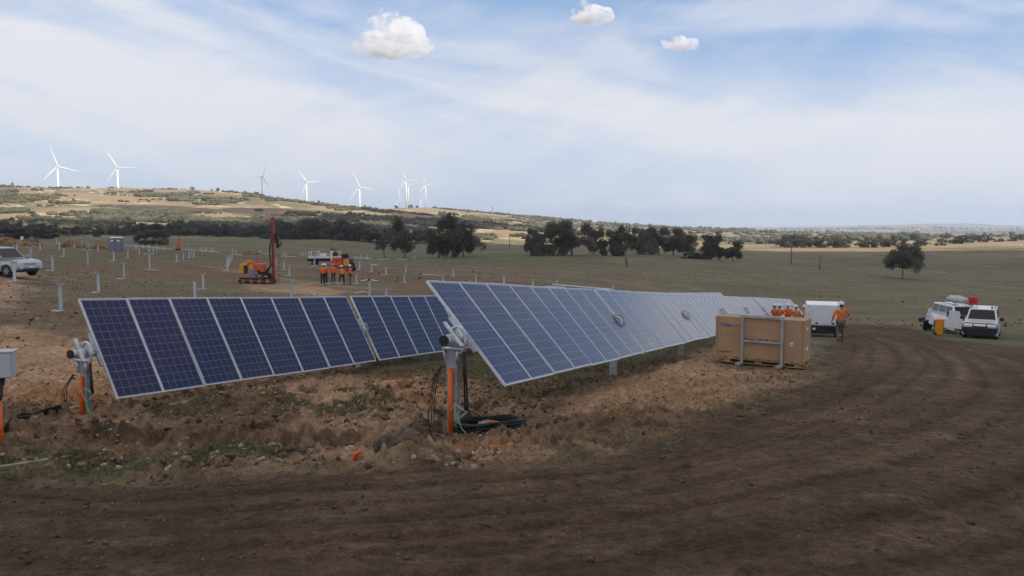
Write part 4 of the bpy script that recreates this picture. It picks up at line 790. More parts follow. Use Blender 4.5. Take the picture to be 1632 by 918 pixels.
dr = MB().box((.62, .02, .0), (1.05, .05, .62)); dr.add([(.12, -.005, .31), (1.10, -.005, .31), (.95, .03, .80), (.30, .03, .80), (.12, .045, .31), (1.10, .045, .31), (.95, .07, .80), (.30, .07, .80)], [(0, 1, 2, 3), (7, 6, 5, 4), (0, 4, 5, 1), (1, 5, 6, 2), (2, 6, 7, 3), (3, 7, 4, 0)])
d_o = dr.build('open_door', WHITE, car4, bevel=.02); d_o.location = (.85, -1.9/2+.0, .83); d_o.rotation_euler = (0, 0, rad(180+58))
MB().add([(.2, -.03, .34), (1.02, -.03, .34), (.90, .0, .76), (.36, .0, .76), (.2, -.015, .34), (1.02, -.015, .34), (.90, .015, .76), (.36, .015, .76)], [(0, 1, 2, 3), (7, 6, 5, 4), (0, 4, 5, 1), (1, 5, 6, 2), (2, 6, 7, 3), (3, 7, 4, 0)]).build('door_window', GLASS, d_o)
MB().tube([(.2, .5, 1.86), (.2, .5, 1.98)], .07, 10).build('red_beacon', RED, car4)
MB().tube([(1.1, -.98, 1.1), (.86, -.9, 1.35), (.75, -.86, 1.9), (.80, -.86, 2.0)], .035, 8).build('snorkel', TRIM, car4, True)
car5 = car(on(1535, 537, 54), toward(1535, rad(24)), 'tall white four-wheel drive with a grey load on its roof, beside the yellow bin', 'car', 5.6, 2.0, 2.0, 1.28, 1.35, 3.3, .42, WHITE, 1.05, .45, -2.5, -2.72)
MB().tube([(.35, .45, 2.0), (.35, .45, 2.12)], .08, 10).build('red_beacon', RED, car5)
for sg in (-1, 1): MB().box((1.0, sg*1.2, 1.42), (.14, .26, .34)).build('towing_mirror', TRIM, car5, bevel=.03)
b = bmesh.new(); bmesh.ops.create_icosphere(b, subdivisions=3, radius=1)
for v in b.verts: v.co = Vector((v.co.x*1.15, v.co.y*.55, v.co.z*.26+.04*math.sin(v.co.x*7+v.co.y*5)))
me = bpy.data.meshes.new('roof_load'); b.to_mesh(me); b.free(); o = link('wrapped_roof_load', me, mat('pale_grey_tarp', (.45, .47, .46), .6, 0, .1, 4, bump=.4), None, True)
o.location = car5.location+Matrix.Rotation(car5.rotation_euler.z, 3, 'Z') @ Vector((-.7, 0, 2.33)); o.rotation_euler.z = car5.rotation_euler.z; tag(o, 'rounded pale grey load strapped on the roof of the tall white car', 'roof load')
r = empty('jerry_can_rack', car4.location+Matrix.Rotation(car4.rotation_euler.z, 3, 'Z') @ Vector((-1.3, -.62, 1.92)), car4.rotation_euler.z, 'red wedge-shaped carrier standing on the roof of the bull-barred white car', 'roof carrier')
MB().prism([(-.35, 0), (.35, 0), (.1, .55), (-.1, .55)], -.28, -.18).prism([(-.35, 0), (.35, 0), (.1, .55), (-.1, .55)], .18, .28).build('side_plate', RED, r, bevel=.02); MB().box((0, 0, .28), (.2, .36, .42)).build('red_case', RED, r, bevel=.03)
# trailer
tp = on(1505, 525, 59); r = empty('car_trailer', tp, toward(1505, rad(160)), 'dark flatbed trailer carrying a silver box, behind the yellow bin', 'trailer')
MB().box((0, 0, .78), (3.6, 1.9, .12)).box((2.2, 0, .66), (1.0, .12, .1)).build('deck', DARKM, r)
for sg in (-1, 1):
    MB().box((0, sg*.95, .9), (3.6, .05, .16)).build('side_rail', TRIM, r)
    for xx in (-.75, .0): wheel(r, xx, sg*.86, .33, .2)
for xx in (-.6,): 
    o = MB().box((xx, 0, 1.28), (1.5, 1.4, .85), None, .7, .8).build('silver_box', mat('pale_aluminium_sheet', (.5, .52, .53), .4, .3, .08, 4), r, bevel=.03); MB().box((.75, .1, 1.2), (.8, 1.2, .6)).build('silver_box', MATS['pale_aluminium_sheet'], r, bevel=.03)
# wheelie bin
YB = mat('yellow_bin_plastic', (.80, .32, .01), .45, 0, .04, 4, dirt=.08); r = empty('wheelie_bin', on(1501.8, 532, 51.0), toward(1502, rad(80)), 'yellow wheelie bin beside the tall white car', 'bin')
MB().box((0, 0, .5), (.44, .50, .92)).build('body', YB, r, bevel=.03); MB().box((0, 0, .99), (.56, .60, .07)).box((0, 0, 1.03), (.4, .44, .05)).build('lid', YB, r, bevel=.02); MB().tube([(-.3, -.22, .97), (-.3, .22, .97)], .02, 8).build('handle', YB, r)
for sg in (-1, 1): MB().lathe([(.10, -.03), (.10, .03)], (-.2, sg*.26, .10), 16, 'y').build('wheel', TYRE, r, True)
# utility with white canopy, rear view
u_ = on(1313, 537, 45.5); r = empty('utility_truck', u_, -math.atan((1313-816)/F)+rad(90)+rad(3), 'white utility with a square canopy body seen from behind, beside the walking worker', 'utility')
MB().box((-.15, 0, 1.36), (2.5, 1.9, 1.18), None, 1, .93).build('canopy', WHITE, r, bevel=.04, seg=3)
f = MB().box((-1.415, 0, 1.36), (.03, 1.66, 1.06), None, 1, .95).build('tailgate_door', WHITE, r, bevel=.012)
for yy in (-.5, .35): MB().box((-1.437, yy, .91), (.02, .14, .09)).build('latch', TRIM, f)
for yy in (-.75, 0, .75): MB().box((-1.437, yy, 1.86), (.02, .06, .05)).build('hinge', TRIM, f)
MB().box((-.1, 0, .72), (2.6, 1.88, .10)).build('tray', TRIM, r, bevel=.01)
MB().box((-.2, 0, .5), (2.4, .8, .34)).box((-1.2, 0, .55), (.12, 1.5, .26)).tube([(-1.2, -.6, .36), (-1.2, .6, .36)], .06, 8).lathe([(.12, -.12), (.16, 0), (.12, .12)], (-.9, 0, .38), 12, 'x').build('chassis', DARKM, r)
for sg in (-1, 1): MB().box((-1.36, sg*.78, .64), (.06, .2, .09)).build('tail_light', RED, r); MB().box((-1.2, sg*.75, .42), (.02, .34, .34)).build('mud_flap', TRIM, r); MB().box((-1.35, sg*.9, .30), (.1, .1, .12)).build('bumper_end', WHITE, r)
pl_ = MB().box((-1.37, .38, .58), (.03, .38, .12)).build('number_plate', PLATE, r)
MB().add([(1.2, -.85, .6), (1.2, .85, .6), (2.9, .85, .6), (2.9, -.85, .6), (1.2, -.7, 1.72), (1.2, .7, 1.72), (2.2, .68, 1.72), (2.2, -.68, 1.72), (2.9, -.85, 1.05), (2.9, .85, 1.05)], [(3, 2, 1, 0), (4, 5, 6, 7), (0, 1, 5, 4), (7, 6, 9, 8), (8, 9, 2, 3), (0, 4, 7, 8, 3), (1, 2, 9, 6, 5)]).build('cab', WHITE, r, bevel=.04)
for xx in (-.55, 2.45):
    for sg in (-1, 1): wheel(r, xx, sg*.78, .37)
# white flatbed truck behind the second machine
tr = at(521, 422.5); r = empty('tray_truck', tr, rad(4), 'white tray truck standing behind the folded orange drilling machine', 'truck'); k = tr.y*37/F
MB().box((-1.0, 0, 1.15), (3.2, 2.0, .16)).box((-1.0, -1.0, 1.3), (3.2, .05, .3)).build('tray', WHITE, r); b = MB()
for xx in (-2.5, -1.3): b.tube([(xx, -.9, 1.2), (xx, -.9, 2.1), (xx+.0, .9, 2.1), (xx, .9, 1.2)], .04, 6)
b.bar((-2.5, -.9, 2.1), (-1.3, -.9, 2.1), .05); b.build('rack', WHITE, r); MB().box((-.5, 0, 1.5), (.9, 1.2, .6)).build('tool_box', WHITE, r, bevel=.04)
MB().add([(.7, -.95, .7), (.7, .95, .7), (2.3, .95, .7), (2.3, -.95, .7), (.7, -.85, 2.15), (.7, .85, 2.15), (1.9, .85, 2.15), (1.9, -.85, 2.15), (2.3, -.95, 1.35), (2.3, .95, 1.35)], [(3, 2, 1, 0), (4, 5, 6, 7), (0, 1, 5, 4), (7, 6, 9, 8), (8, 9, 2, 3), (0, 4, 7, 8, 3), (1, 2, 9, 6, 5)]).build('cab', WHITE, r, bevel=.05)
MB().add([(1.0, -.955, 1.4), (1.9, -.955, 1.4), (1.75, -.90, 2.0), (1.0, -.89, 2.0), (1.0, -.92, 1.4), (1.9, -.92, 1.4), (1.75, -.86, 2.0), (1.0, -.86, 2.0)], [(0, 1, 2, 3), (7, 6, 5, 4), (0, 4, 5, 1), (1, 5, 6, 2), (2, 6, 7, 3), (3, 7, 4, 0)]).build('side_window', GLASS, r)
MB().box((-.6, 0, .8), (4.6, .8, .4)).build('chassis', DARKM, r)
for xx in (-1.8, 1.5):
    for sg in (-1, 1): wheel(r, xx, sg*.85, .42)
# ---------------------------------------------------------------- drilling machines
def tracks(r, L=2.6, gauge=1.2, h=.5, rail=True):
    for sg in (-1, 1):
        n = 10; pl = [(L/2-h/2+h/2*math.sin(a), h/2-h/2*math.cos(a)) for a in np.linspace(0, math.pi, n)]+[(-L/2+h/2-h/2*math.sin(a), h/2+h/2*math.cos(a)) for a in np.linspace(0, math.pi, n)]
        t = MB().prism(pl, sg*gauge/2-.15, sg*gauge/2+.15); 
        for k in range(14): t.box((-L/2+.3+k*(L-.6)/13, sg*gauge/2, .0), (.06, .30, .05)); t.box((-L/2+.3+k*(L-.6)/13, sg*gauge/2, h), (.06, .30, .05))
        t = t.build('crawler_track', DARKM, r); b = MB()
        for k in range(4): b.lathe([(h*.34, -.02), (h*.34, .02)], (-L/2+.4+k*(L-.8)/3, sg*(gauge/2+.155), h/2), 14, 'y')
        b.build('track_roller', GREYM, t)
    MB().box((0, 0, h+.03), (L*.95, gauge+.2, .10)).box((0, 0, h*.6), (L*.7, gauge-.3, .3)).build('chassis', DARKM, r)
    if rail:
        y = -gauge/2-.32; MB().tube([(-L/2-.1, y, .66), (-L/2-.1, y, .42), (-.4, y, .34), (L/2, y, .2), (L/2+.1, y, .2)], .03, 6).tube([(-L/2-.1, y, .66), (L/2-.7, y, .56)], .02, 6).tube([(-.4, y, .34), (-.5, y, .66)], .025, 6).build('guard_rail', mat('bright_orange_rail', (.9, .12, .03), .4), r, True)
p = at(411, 452); k = p.y/F
r = empty('pile_driving_rig', p, rad(3), 'orange drilling rig on crawler tracks with its tall mast upright', 'drilling rig'); X = lambda u: (u-411)*k; Zp = lambda v: (451-v)*k
tracks(r, X(438)-X(385), 1.3, .5)
MB().box((X(391), 0, Zp(427)), (X(397.5)-X(385.5), 1.1, Zp(419)-Zp(435)), None, .92, .9).build('engine_cover', MACH_Y, r, bevel=.05)
MB().box((X(402), 0, Zp(426)), (X(405)-X(397), .9, Zp(421)-Zp(432)), None, .95, .9).build('engine_cover', MACH_Y, r, bevel=.04)
MB().box((X(395), -.57, Zp(428)), (X(397.5)-X(392.5), .04, Zp(421)-Zp(434))).build('radiator_grille', TRIM, r)
MB().box((X(414), .2, Zp(427)), (X(422.5)-X(404), .9, Zp(420.5)-Zp(436)), None, .95, .9).build('hydraulic_tank', MACH_O, r, bevel=.05)
MB().lathe([(.42, 0), (.42, .1), (.36, .22), (.2, .3), (.001, .32)], (X(397), .25, Zp(420)), 18).build('air_cleaner', MACH_O, r, True)
MB().box((X(404.5), -.35, Zp(433)), (X(411)-X(398), .5, Zp(427.5)-Zp(438)), None, .97, .97).build('valve_cabinet', GREYM, r, bevel=.02)
b = MB(); rn = random.Random(4)
for i in range(16): b.box((X(rn.uniform(409, 432)), rn.uniform(-.5, .4), Zp(rn.uniform(432, 440))), (rn.uniform(.1, .35), rn.uniform(.1, .4), rn.uniform(.1, .3)))
for i in range(5): b.lathe([(.14, -.05), (.14, .05)], (X(412+4*i), -.55, Zp(435-.6*i)), 14, 'y')
b.build('pump_assembly', DARKM, r, bevel=.01)
for i in range(2): MB().box((X(407+5.5*i), -.62, Zp(434)), (.22, .03, .32)).build('panel_door', GREYM, r)
ms = MB(); zt = Zp(348.5); mx = X(436.3)
for sy in (-.12, .12): ms.box((mx-.06, sy, zt/2+.15), (.14, .05, zt-.1)); 
ms.box((mx+.06, 0, zt/2+.15), (.12, .26, zt-.1)); ms.box((mx, 0, zt+.1), (.3, .26, .14))
mast = ms.build('mast', mat('worn_red_orange_paint', (.42, .075, .03), .5, 0, .15, 3, dirt=.35), r, bevel=.01)
MB().tube([(mx, -.13, zt+.05), (mx, -.13, .5)], .014, 6).box((mx-.02, -.15, zt*.5), (.05, .03, zt*.9)).build('chain', TRIM, mast)
hb = MB(); z0 = Zp(380); hx = X(442.5)
hb.box((hx-.1, 0, z0+.25), (.3, .34, .5)).box((hx, 0, z0-.15), (.36, .3, .35)).lathe([(.13, -.3), (.13, .3)], (hx+.05, 0, z0-.45), 12).box((mx-.12, 0, z0+.55), (.25, .3, .16))
hb.build('drill_head', DARKM, mast, bevel=.03)
b = MB()
for i in range(4):
    y = -.1-.05*i; b.tube([(hx+.1, y, z0+.35), (hx+.35+.03*i, y, z0+.1), (hx+.42, y, z0-.3-.06*i), (hx+.2, y, z0-.55-.05*i), (hx-.05, y, z0-.3)], .022, 6)
    b.tube([(mx-.1, y, z0), (mx-.24-.02*i, y, z0-.8), (mx-.2, y, 1.6), (mx-.5-.1*i, y, .9)], .02, 6)
b.build('hydraulic_hose', BLACK, mast, True)
MB().tube([(mx-.15, -.1, 1.7), (mx-.75, -.1, .75)], .05, 8).tube([(mx-.15, .1, 1.7), (mx-.75, .1, .75)], .05, 8).build('mast_brace', DARKM, r)
MB().box((X(426), -.3, Zp(424)), (.14, .12, .12)).tube([(X(430), -.3, Zp(434)), (X(433), -.2, Zp(424))], .03, 6).build('control_lever', GREYM, r); MB().lathe([(.10, 0), (.10, .14), (.001, .16)], (X(408.5), .4, Zp(413.5)), 10).tube([(X(408.5), .4, Zp(421)), (X(408.5), .4, Zp(413))], .02, 6).build('beacon', RED, r)
au = MB().tube([(hx+.05, 0, z0-.5), (hx+.05, 0, .12)], .03, 8); hz = z0-.6; nst = 90
for i in range(nst):
    a0 = i*.62; a1 = a0+.62; q0 = hz-i*(hz-.1)/nst; q1 = hz-(i+1)*(hz-.1)/nst
    au.add([(hx+.05, 0, q0), (hx+.05+.12*math.cos(a0), .12*math.sin(a0), q0), (hx+.05+.12*math.cos(a1), .12*math.sin(a1), q1), (hx+.05, 0, q1), (hx+.05, 0, q0-.02), (hx+.05+.12*math.cos(a0), .12*math.sin(a0), q0-.02), (hx+.05+.12*math.cos(a1), .12*math.sin(a1), q1-.02), (hx+.05, 0, q1-.02)], [(0, 1, 2, 3), (7, 6, 5, 4), (1, 5, 6, 2)])
au.build('auger', mat('dusty_auger_steel', (.34, .32, .29), .7, .2, .2, 6, dirt=.5), mast)
p = at(551, 431.8); k = p.y/F; X = lambda u: (u-551)*k; Zp = lambda v: (431-v)*k
r = empty('pile_driving_rig', p, rad(-3), 'second orange drilling rig with its mast folded down over a boxy orange hopper', 'drilling rig')
tracks(r, X(566)-X(537), 1.4, .48, False); MB().box((X(552), -.9, .42), (X(566)-X(538), .06, .08)).build('side_rail', MACH_O, r)
bx = MB().box((X(539.8), -.1, Zp(417)), (X(548)-X(532), 1.5, Zp(409)-Zp(424.5)), None, .98, .96).build('orange_hopper', MACH_O, r, bevel=.06)
b = MB(); rn = random.Random(3)
for i in range(4): b.box((X(538+i*1.9), -.865, Zp(414.4+rn.uniform(-.3, .3))), (.10, .012, .10))
for i in range(4): b.box((X(535+i*1.7), -.87, Zp(422)), (.09, .012, .16))
b.build('faded_lettering', TEXTDARK, bx)
MB().box((X(554), 0, Zp(417.5)), (X(559)-X(548.8), 1.4, Zp(412.5)-Zp(422.5)), None, .95, .95).build('engine_cover', MACH_Y, r, bevel=.06)
MB().box((X(560), 0, Zp(417)), (.25, 1.2, .9)).box((X(563.5), -.2, Zp(421)), (.42, .5, .6)).build('cooler', DARKM, r, bevel=.03)
a = Vector((X(527), 0, Zp(395))); c_ = Vector((X(550), 0, Zp(410))); b = MB(); b.bar(a+Vector((0, -.14, 0)), c_+Vector((0, -.14, 0)), .07, .16); b.bar(a+Vector((0, .14, 0)), c_+Vector((0, .14, 0)), .07, .16); b.bar(a+Vector((.25, 0, .10)), c_+Vector((0, 0, .3)), .10, .1)
b.build('mast', mat('dark_rusty_orange_paint', (.30, .07, .03), .6, 0, .2, 5, dirt=.4), r); b = MB(); rn = random.Random(9)
for i in range(9): b.box((X(rn.uniform(547, 556)), rn.uniform(-.4, .4), Zp(rn.uniform(405, 411))), (rn.uniform(.2, .5), rn.uniform(.2, .5), rn.uniform(.2, .4)))
for i in range(4): b.tube([(X(549+i), -.3, Zp(410)), (X(551+i), -.35, Zp(404-i*.3)), (X(555+i*.4), -.3, Zp(405)), (X(556.5), -.3, Zp(411))], .035, 6)
b.build('drill_head', DARKM, r, bevel=.02)
p = at(285.5, 398.5); k = p.y/F; r = empty('pile_driving_rig', p, 0, 'small far red drilling rig with an upright mast, right of the portable toilet', 'drilling rig'); hgt = 20*k
MB().box((0, 0, hgt/2), (.28, .25, hgt)).box((.1, 0, hgt*.55), (.5, .4, .6)).build('mast', MACH_O, r, bevel=.02); MB().box((-.5, 0, .55), (1.2, .9, .5)).build('engine_cover', MACH_O, r, bevel=.05); MB().box((-.3, 0, .2), (1.7, 1.0, .36)).build('crawler_track', DARKM, r, bevel=.1)
# ---------------------------------------------------------------- cardboard box on its pallet, with the lifting frame
CARD = mat('brown_cardboard', (.46, .29, .165), .85, 0, .05, 3, dirt=.06); CARD2 = mat('pale_cardboard', (.44, .30, .19), .85, 0, .05, 3); PINE = mat('pallet_pine', (.42, .27, .13), .85, 0, .2, 5); LBL = mat('white_paper_label', (.8, .8, .78), .6)
BR = Vector(((1285-PW/2)/F*17.9, 17.9)); BL = Vector(((1142.5-PW/2)/F*19.0, 19.0)); fd = (BR-BL).normalized(); bw = (BR-BL).length; ang = math.atan2(fd.y, fd.x)
g0 = min(gz(BL.x, BL.y), gz(BR.x, BR.y)); g0 = -(589.5-HV)/F*17.95
pr = empty('pallet', (BL.x, BL.y, g0), ang, 'long pine pallet under the cardboard box', 'pallet'); bd = .70
for i, x in enumerate((.28, bw/2, bw-.5, bw-.12)):
    for y in (.06, bd/2, bd-.06): MB().box((x, y, .065), (.16, .10, .08)).build('block', PINE, pr, bevel=.004)
for y in (.06, bd/2, bd-.06): MB().box((bw/2, y, .0125+.004), (bw*1.02, .10, .018)).build('bottom_board', PINE, pr, bevel=.003)
for k in range(8): MB().box((bw*(k+.5)/8, bd/2, .127), (bw/8-.07, bd*1.03, .02)).build('deck_board', PINE, pr, bevel=.003)
for y in (.03, bd-.03): MB().box((bw/2, y, .110), (bw*1.02, .09, .016)).build('stringer', PINE, pr, bevel=.003)
cb = empty('cardboard_box', (BL.x, BL.y, g0+.139), ang, 'big brown cardboard box of panels standing on a pallet behind a steel frame', 'cardboard box')
MB().box((bw/2, bd/2, .475), (bw, bd, .95)).build('carton', CARD, cb, bevel=.008); MB().box((bw/2, bd/2, .957), (bw*1.004, bd*1.01, .016)).build('lid', CARD2, cb)
MB().box((.055, -.004, .475), (.006, .006, .93)).box((bw-.03, -.004, .475), (.006, .006, .93)).build('carton_seam', mat('dark_cardboard_edge', (.24, .15, .09), .9), cb)
for z in (.44, .385): MB().box((bw-.27, -.004, z), (.085, .006, .035)).build('paper_label', LBL, cb)
for k, (yy, zz) in enumerate(((.3, .75), (.45, .5), (.3, .3), (.55, .2))): MB().box((bw+.004, yy, zz), (.006, .12, .07)).build('paper_label', LBL if k % 2 == 0 else CARD2, cb)
RX = Matrix.Rotation(rad(90), 4, 'X')
lettering('blue_lettering', 'Trina', .125, TEXTBLUE, cb, Matrix.Translation((.12, -.004, .725)) @ RX, .0035, sx=.95)
lettering('grey_lettering', 'solar', .105, mat('printed_grey_ink', (.22, .2, .2), .7), cb, Matrix.Translation((.395, -.004, .725)) @ RX, .0, sx=.9)
lettering('black_lettering', 'Smart', .11, TEXTDARK, cb, Matrix.Translation((.70, -.004, .41)) @ RX, .002, sx=.9)
lettering('black_lettering', 'PV Module', .11, TEXTDARK, cb, Matrix.Translation((1.02, -.004, .41)) @ RX, .002, sx=.95)
lettering('small_lettering', 'www.trinasolar.com', .035, TEXTDARK, cb, Matrix.Translation((.11, -.004, .115)) @ RX, .0008)
FRM = mat('grey_steel_frame', (.42, .44, .45), .5, .3, .08, 5, dirt=.1); lf = empty('lifting_frame', (BL.x, BL.y, g0), ang, 'grey steel tube frame standing against the front of the cardboard box', 'steel frame')
x1 = bw*.325; x2 = bw*.77; yy = -.075
for x in (x1, x2): MB().box((x, yy, .56), (.055, .05, 1.12)).build('upright', FRM, lf, bevel=.004); MB().box((x-.03, yy-.09, .03), (.13, .26, .055)).build('foot', FRM, lf, bevel=.004)
MB().box(((x1+x2)/2, yy+.008, 1.145), (x2-x1+.09, .062, .055)).build('top_rail', FRM, lf, bevel=.004); MB().box(((x1+x2)/2, yy+.004, .565), (x2-x1-.057, .045, .05)).build('middle_rail', FRM, lf, bevel=.004)
# ---------------------------------------------------------------- left junction box, cables, conduit
jb = at(3, 706); jw = jb.y/F; r = empty('junction_box', jb, rad(18), 'pale grey electrical box on an orange conduit post at the left edge', 'electrical box'); JX = lambda u: (u-3)*jw; JZ = lambda v: (706-v)*jw
PG = mat('pale_grey_enclosure', (.52, .54, .55), .45, 0, .03, 4, dirt=.08)
MB().box((JX(5), .02, JZ(579)), (.36, .22, JZ(559)-JZ(601))).build('enclosure', PG, r, bevel=.012); MB().box((JX(5), -.10, JZ(579)), (.33, .02, JZ(561)-JZ(600))).build('lid', PG, r, bevel=.006); MB().box((JX(5), .02, JZ(557.5)), (.40, .28, .02)).build('rain_hood', PG, r, bevel=.004)
MB().tube([(JX(3), 0, -.2), (JX(2), 0, JZ(640))], .030, 14).build('orange_conduit', ORANGE, r, True); MB().box((JX(-2), .09, JZ(650)), (.06, .05, 1.35)).build('post', GALV2, r)
b = MB(); rn = random.Random(5)
for i in range(7): b.tube([(JX(6)-.03+.012*i, .02, JZ(601)), (JX(6)-.03+.01*i, .01, JZ(612)), (JX(4)+rn.uniform(-.01, .03), 0, JZ(620)), (JX(3)+rn.uniform(-.02, .04), 0, JZ(630)), (JX(2), 0, JZ(641))], .007, 6)
b.build('cable', BLACK, r, True)
b = MB(); rn = random.Random(8); a = at(-40, 684); c_ = at(98, 667)
for i in range(16):
    o_ = rn.uniform(-.14, .14); pts = []
    for t in range(9):
        q = a.lerp(c_, t/8); y_ = q.y+o_*(1-.75*t/8)+.03*math.sin(t*1.3+i); pts.append((q.x-a.x, y_-a.y, gz(q.x, y_)-a.z+.02+.035*rn.random()))
    b.tube(pts, .013, 6)
o = b.build('cable_bundle', BLACK, None, True); o.location = a; tag(o, 'bundle of black cables lying on the soil at the left edge', 'cables')
# coil
cc = at(777, 680); b = MB(); rn = random.Random(11)
for i in range(26):
    rx = .55+rn.uniform(-.09, .05); ry = .48+rn.uniform(-.12, .06); ox, oy = rn.uniform(-.04, .04), rn.uniform(-.04, .04); zz = .015+.10*rn.random(); pts = []
    for t in range(41):
        an = 2*math.pi*t/40; x = ox+rx*math.cos(an)*(1+.03*math.sin(3*an+i)); y = oy+ry*math.sin(an)*(1+.04*math.sin(2*an+i*2)); pts.append((x, y, gz(cc.x+x, cc.y+y)-cc.z+zz+.012*math.sin(an*3+i)))
    b.tube(pts, .011, 6, False)
b.tube([(-.1, .42, .06), (-.25, .55, .12), (-.4, .7, .1), (-.55, .8, .25)], .009, 6); b.tube([(.05, .1, .05), (-.05, .25, .14), (-.12, .42, .1)], .008, 6)
cl = empty('cable_coil', cc, 0, 'large flat coil of black cable at the foot of the nearest post', 'cable coil'); b.build('cable_loops', BLACK, cl, True); MB().box((.02, -.47, .11), (.09, .10, .012)).build('white_tag', LBL, cl)
def rock(name, p, s, seed, m, label=None, cat='rock', sq=(1, .8, .65), group=None):
    b = bmesh.new(); bmesh.ops.create_icosphere(b, subdivisions=3, radius=1); X = np.array([v.co[:] for v in b.verts]); q = fbm(X[:, 0]*1.6+seed*3.1, X[:, 1]*1.6+X[:, 2]*1.3, 3, seed)+.25*fbm(X[:, 2]*5, X[:, 1]*5+X[:, 0]*4, 2, seed)
    for v, k in zip(b.verts, q): v.co = Vector((v.co.x*sq[0], v.co.y*sq[1], v.co.z*sq[2]))*s*(.45+.85*k)
    me = bpy.data.meshes.new(name); b.to_mesh(me); b.free(); o = link(name, me, m, None, True); o.location = p+Vector((0, 0, s*.12)); o.rotation_euler.z = seed; return tag(o, label, cat, group)
RK = mat('pale_stone', (.40, .34, .27), .9, 0, .2, 12, bump=.4); RKO = mat('clay_lump', (.30, .17, .09), .95, 0, .25, 10, bump=.6); RKD = mat('dark_soil_clod', (.11, .075, .05), .98, 0, .3, 12, bump=.9)
rock('stone', cc+Vector((-.02, .02, .04)), .10, 3, RK, 'pale stone lying inside the coil of black cable')
o = MB().tube([(-.09, 0, 0), (.09, -.01, .0)], .035, 12).build('conduit_offcut', ORANGE, None, True); o.location = cc+Vector((.12, -.12, .10)); o.rotation_euler = (0, .2, .2); tag(o, 'short orange conduit offcut lying inside the cable coil', 'conduit')
for i, (u, v, s, m, lab) in enumerate(((558, 722, .085, RK, 'pale rounded stone below the cut bank, left of the dark clod'), (642, 731, .28, RKD, 'big dark clod of earth left of the cable coil'), (785, 727, .05, RK, 'small pale stone below the cable coil, left one of two'), (796, 723, .05, RK, 'small pale stone below the cable coil, right one of two'), (668, 622, .16, RKO, 'reddish clay lump left of the nearest post'), (645, 645, .14, RKO, 'brown clay lump on the bank left of the nearest post'), (510, 602, .10, RK, 'pale flat stone below the left panel row'), (368, 641, .13, RKD, 'dark clod under the left panel row'), (296, 738, .09, RKO, 'brown stone in the grass strip in front of the bank'), (270, 749, .06, RK, 'pale stone in the grass strip at lower left'), (893, 683, .13, RKD, 'dark clod right of the cable coil'), (470, 637, .10, RKO, 'orange clay lump behind the grass strip'), (120, 660, .1, RK, 'pale stone just left of the left post'), (1160, 640, .05, RK, 'small pale stone below the cardboard box'))):
    rock('stone' if m == RK else 'soil_clod', at(u, v), s, i+2, m, lab, 'rock' if m == RK else 'clod')
o = MB().tube([(0, 0, .02), (.02, 0, .09), (.07, 0, .11)], .025, 10).build('conduit_stub', ORANGE, None, True); o.location = at(565, 737); tag(o, 'small orange conduit stub poking out of the soil in the foreground', 'conduit')
o = MB().bar((0, 0, .03), (.45, .3, .04), .07, .05).build('timber_offcut', mat('weathered_timber', (.28, .25, .2), .9), None); o.location = at(-12, 752); tag(o, 'grey timber offcut at the left edge of the foreground grass', 'timber')
